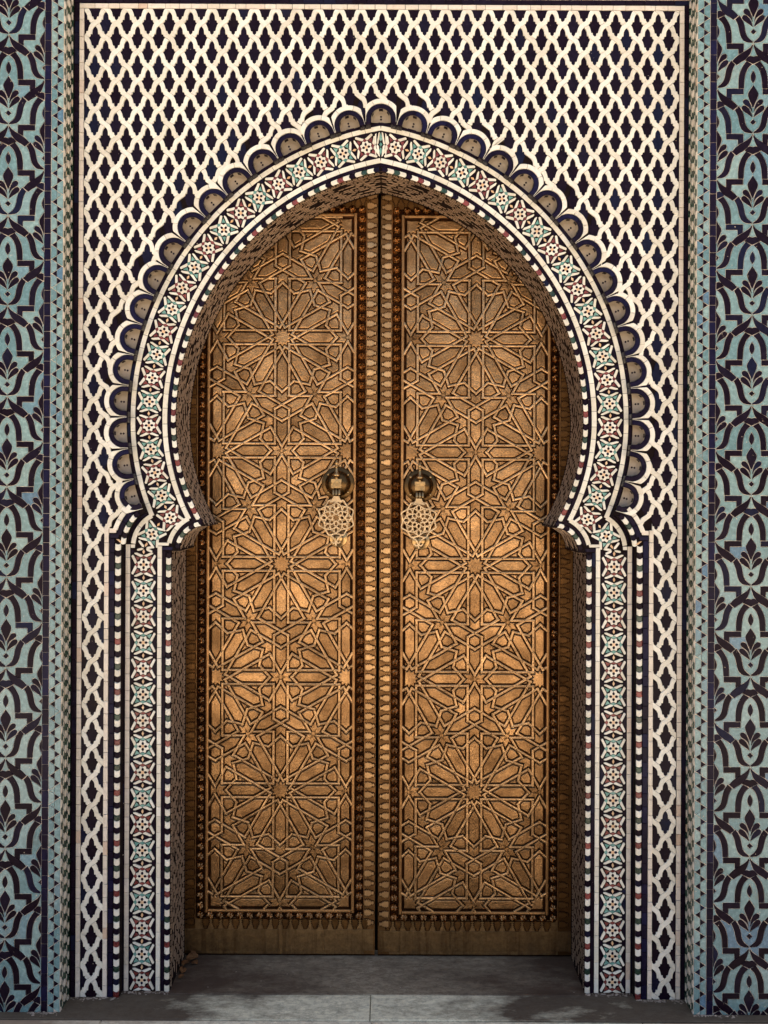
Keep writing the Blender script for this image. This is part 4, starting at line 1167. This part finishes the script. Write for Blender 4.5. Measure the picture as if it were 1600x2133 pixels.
def door_leaf(rect, edge_in, edge_out, studs_in, studs_out, palm_in, palm_out, uc, vc, dirn, kn, label):
    """rect: star panel; edge_in: meeting edge; dirn: +1 when the meeting edge is on the right"""
    x0, x1 = sorted((PX(edge_in, YD), PX(edge_out, YD)))
    leaf = empty('door_leaf', ((x0 + x1) / 2, YD + .03, 0), label, 'door')
    zt = PZ(350, YD)
    m_ = MB(); m_.box(x0, x1, YD + .006, YD + .055, 0.004, zt); board = m_.build('leaf_board', M['plate'], leaf)
    def rel(p): return [(u, v) for u, v in p]
    # backing sheets: palmette strips and panel plate
    ui0, ui1 = sorted((edge_in, studs_in + dirn * 10.2)); uo0, uo1 = sorted((edge_out, studs_out - dirn * 10.2))
    yb_, yt_ = rect[3] + 25.5, rect[1] - 19.5
    def sheet(name, u0, v0, u1, v1, Y, th, mat, ch=.0008):
        V, F = plate(to_xz([(u0, v0), (u1, v0), (u1, v1), (u0, v1)], Y), 0, th, ch); m2 = MB(); m2.add(V, F, (0, Y, 0)); return m2.build(name, mat, board)
    sheet('meeting_stile', ui0, yt_ - 28, ui1, 1988, YD + .0025, .006, M['stile'], .001)
    sheet('hanging_stile', uo0, yt_ - 28, uo1, 1988, YD + .0025, .006, M['shaded'], .001)
    uu0, uu1 = sorted((ui0 if dirn < 0 else ui0, uo1)) if False else ((uo1 + .2, ui0 - .2) if dirn > 0 else (ui1 + .2, uo0 - .2))
    sheet('bottom_rail', uu0, yb_ - 6.5, uu1, 1988, YD + .003, .006, M['kick'], .001)
    sheet('top_rail', uu0, yt_ - 28, uu1, yt_ + 0.5, YD + .003, .006, M['shaded'], .001)
    # kick plates
    e0, e1 = min(edge_in, edge_out + dirn * 34), max(edge_in, edge_out + dirn * 34)
    cuts = [e0 + 3, e0 + 14, e0 + 205, e0 + 300, e1 - 3] if dirn > 0 else [e0 + 3, e0 + 45, e0 + 150, e1 - 14, e1 - 3]
    for a, b in zip(cuts, cuts[1:]):
        V, F = plate(to_xz([(a + .4, yb_ + 17), (b - .4, yb_ + 17), (b - .4, 1982 + random.uniform(-2, 2)), (a + .4, 1982)], YD), 0, .004, .0006); m2 = MB(); m2.add(V, F, (0, YD - .0005, 0)); m2.build('kick_plate', M['kick'], board)
    # frame bars round the star panel
    fw = 3.4
    for a, b in (((rect[0] - fw, rect[1] - 6.8), (rect[0] - fw, rect[3] + 6.8)), ((rect[2] + fw, rect[1] - 6.8), (rect[2] + fw, rect[3] + 6.8)), ((rect[0], rect[1] - fw), (rect[2], rect[1] - fw)), ((rect[0], rect[3] + fw), (rect[2], rect[3] + fw))):
        n = 4 if abs(a[1] - b[1]) > 600 else 2
        for k in range(n):
            p = (a[0] + (b[0] - a[0]) * k / n, a[1] + (b[1] - a[1]) * k / n); q = (a[0] + (b[0] - a[0]) * (k + 1) / n, a[1] + (b[1] - a[1]) * (k + 1) / n)
            if not seen([p, q, ((p[0] + q[0]) / 2, (p[1] + q[1]) / 2)]): continue
            l = math.hypot(q[0] - p[0], q[1] - p[1]); t = (3.2) / l
            p2 = (p[0] + (q[0] - p[0]) * t, p[1] + (q[1] - p[1]) * t); q2 = (q[0] - (q[0] - p[0]) * t, q[1] - (q[1] - p[1]) * t)
            me = strap_mesh('frame_bar', p2, q2, 6.4, .014, M['frame'])
            obj('frame_bar', me, board, (PX((p[0] + q[0]) / 2, YD), YD - .008, PZ((p[1] + q[1]) / 2, YD)))
    for u in (studs_in - dirn * -10.0, studs_out - dirn * 10.0):
        me = strap_mesh('bead', (u, yt_ - 6), (u, yb_ - 4), 1.7, .006, M['frame']); obj('bead', me, board, (PX(u, YD), YD - .003, PZ((yt_ - 6 + yb_ - 4) / 2, YD)))
    # star panel
    segs = leaf_pattern(uc, vc, rect); rv = random.Random(5); rb = MB()
    for nme, a, b in segs:
        mid = ((a[0] + b[0]) / 2, (a[1] + b[1]) / 2)
        if not seen([a, b, mid]): continue
        h = rv.uniform(0, .0022)
        o = obj(nme, strap_mesh(nme, a, b, STW, .013, M['strap']), board, (PX(mid[0], YD), YD - .0058 - h, PZ(mid[1], YD)))
        l = math.hypot(b[0] - a[0], b[1] - a[1]); n = max(1, int(l / 26))
        for k in range(n):
            t = (k + .5) / n + rv.uniform(-.06, .06); u, v = a[0] + (b[0] - a[0]) * t, a[1] + (b[1] - a[1]) * t
            pts = [(PX(u, YD) + 1.05 * sD * math.cos(R(x)), PZ(v, YD) + 1.05 * sD * math.sin(R(x))) for x in range(0, 360, 60)]
            V, F = plate(ccw(pts), 0, .003, .0003); rb.add(V, F, (0, YD - .0068 - h, 0))
    rb.build('strap_screws', M['plate'], board, 'stuff')
    for p in pattern_cells(segs, rect):
        if not seen(p): continue
        q = inset_robust([(u, v) for u, v in p], STW / 2 + 1.6)
        if not q or abs(area(q)) < 16: continue
        c = centroid(q); z = ccw(clean([((u - c[0]) * sD, -(v - c[1]) * sD) for u, v in q], 4e-4))
        if len(z) < 3 or area(z) <= 0: continue
        ar = abs(area(q)); nme = 'large_panel' if ar > 500 else 'small_panel'
        V, F = dome_plate(z, 0, .009, .0014, .0009)
        obj(nme, mesh(nme, V, F, M['cell']), board, (PX(c[0], YD), YD - .0012 - rv.uniform(0, .0008), PZ(c[1], YD)), jit=0.5)
    # studs and palmettes
    sv = rect[3] + 14.2; n = 73; st = (sv - rect[1] + 15.8) / (n - 1)
    rows = [(studs_in, sv - st * k) for k in range(n)] + [(studs_out, sv - st * k) for k in range(n)]
    nh = int(round(abs(studs_in - studs_out) / st)); sh_ = (studs_out - studs_in) / nh
    rows += [(studs_in + sh_ * k, sv) for k in range(1, nh)] + [(studs_in + sh_ * k, sv - st * (n - 1)) for k in range(1, nh)]
    for u, v in rows:
        if seen([(u, v)], 16):
            o = obj('stud', STUD, board, (PX(u, YD) + rv.uniform(-.0006, .0006), YD + .0035, PZ(v, YD) + rv.uniform(-.001, .001))); o.rotation_euler[1] = rv.uniform(0, 6.28)
    pr = [(palm_in, sv - st * (k + .35), 0 if dirn > 0 else 180) for k in range(-1, n + 1)] + [(palm_out, sv - st * (k + .35), 180 if dirn > 0 else 0) for k in range(-1, n + 1)]
    pr += [(studs_in + sh_ * (k + .4), yb_ + 5.5, 90) for k in range(-1, nh)] + [(studs_in + sh_ * (k + .4), yt_ - 9, -90) for k in range(-1, nh)]
    for u, v, a in pr:
        if v < yb_ + 8 and seen([(u, v)], 16):
            o = obj('palmette', palm(a, 'orn' if abs(u - palm_in) < 1 else 'shaded'), board, (PX(u, YD), YD - .0035, PZ(v, YD)), jit=1.2); o.rotation_euler[1] = rv.uniform(-.06, .06)
    knocker(leaf, *kn)
    return leaf, board
lf, lb = door_leaf((437.6, 452, 735, 1894), 785.0, 345, 751.8, 420.6, 772.5, 398.5, 587.0, 703.5, 1, (704.4, 1007.5), 'left brass door leaf with star strapwork, its knocker near the right edge')
rf, rb_ = door_leaf((841.0, 455, 1139.5, 1897), 791.2, 1236, 824.6, 1156.0, 803.8, 1177.5, 990.5, 705.5, -1, (876.0, 1012.0), 'right brass door leaf with star strapwork, its knocker near the left edge')
m_ = MB(); m_.box(PX(778, YD), PX(800, YD), YD + .057, YD + .075, .004, PZ(350, YD)); m_.build('gap_blocker', M['black'], rf)  # black strip added behind the gap to block sky light and keep it dark
# ------------------------------------------------------------------ fallen leaves and grit in the corner
def dry_leaf(x, y, z, s, rz, tilt, label):
    V = []; F = []; n = 7
    for i in range(n):
        t = i / (n - 1); wd = s * .42 * math.sin(math.pi * (0.04 + .94 * t)) ** .8; cu = math.sin(t * 2.6) * s * .16
        for k, e in ((-1, .10), (-.5, .02), (0, -.04), (.5, .02), (1, .12)): V.append(((t - .5) * s, k * wd, cu + e * s * (.5 + t)))
    for i in range(n - 1):
        for k in range(4): F.append((i * 5 + k, (i + 1) * 5 + k, (i + 1) * 5 + k + 1, i * 5 + k + 1))
    o = obj('dry_leaf', mesh('dry_leaf', V, F, M['leaf'], True), None, (x, y, z))
    md = o.modifiers.new('thickness', 'SOLIDIFY'); md.thickness = .0008
    o.rotation_euler = (tilt, random.uniform(-.2, .2), rz); o['label'] = label; o['category'] = 'leaf'; o['group'] = 'dry leaves in the left corner of the doorway'
xj = PX(357.5, Y_BAND)
for dx, y, z, s, rz, tl, lb_ in ((.050, .245, .012, .085, .3, .25, 'largest curled dry leaf flat against the left door foot'), (.030, .205, .012, .075, 1.2, -.2, 'curled brown leaf beside the left jamb tiles, just in front of the door'),
    (.075, .215, .006, .055, -.5, .1, 'small dry leaf lying furthest from the left jamb'), (.026, .160, .008, .060, 1.7, .3, 'dry brown leaf halfway along the left reveal'),
    (.034, .120, .006, .045, .9, -.1, 'smallest dry leaf nearest the front of the left reveal'), (.045, .262, .030, .060, 2.2, .5, 'dry leaf tilted up on the others in the left corner')):
    dry_leaf(xj + dx * .8, y * QD, z * .6 + .003, s * .62, rz, tl, lb_)

rc = random.Random(11); cr = MB()
def crumb(x, y, z, r):
    V = []; a0 = rc.uniform(0, 6)
    for dx, dy, dz in ((1, 0, 0), (0, 1, 0), (-1, 0, 0), (0, -1, 0), (.6, .6, .5), (-.6, .5, .6), (-.5, -.6, .5), (.5, -.6, .6), (0, 0, 1)):
        k = r * rc.uniform(.6, 1.2); ca, sa = math.cos(a0), math.sin(a0); V.append((x + (dx * ca - dy * sa) * k * 1.4, y + (dx * sa + dy * ca) * k, z + dz * k * .6))
    cr.add(V, [(0, 4, 3), (0, 1, 4), (1, 5, 4), (1, 2, 5), (2, 6, 5), (2, 3, 6), (3, 7, 6), (3, 4, 7), (4, 5, 8), (5, 6, 8), (6, 7, 8), (7, 4, 8)])
for sg in (0, 1):
    for ua, ub, Yb, n in ((252, 357, Y_BAND, 60), (151, 252, 0.0, 60), (60, 129, Y_PIL, 50)):
        for k in range(n):
            u = rc.uniform(ua, ub); u = 2 * AX - u if sg else u
            if Yb < -.05 and sg: u = rc.uniform(1450, 1540)
            crumb(PX(u, Yb), Yb - abs(rc.gauss(0, .010)) - .002, 0.0, rc.choice((.002, .003, .003, .004, .006)))
    for k in range(14):
        crumb(PX(AX + (rc.uniform(-430, 430)), Y_BAND), Y_BAND + rc.uniform(0, .28), 0.0, rc.choice((.0015, .002, .003)))
co = cr.build('mortar_crumbs', rough_mat('mortar', (0.16, 0.115, 0.08), (0.48, 0.40, 0.31), 40), None, 'stuff')
co['label'] = 'pale mortar crumbs scattered along the foot of the tiled wall'; co['category'] = 'crumbs'
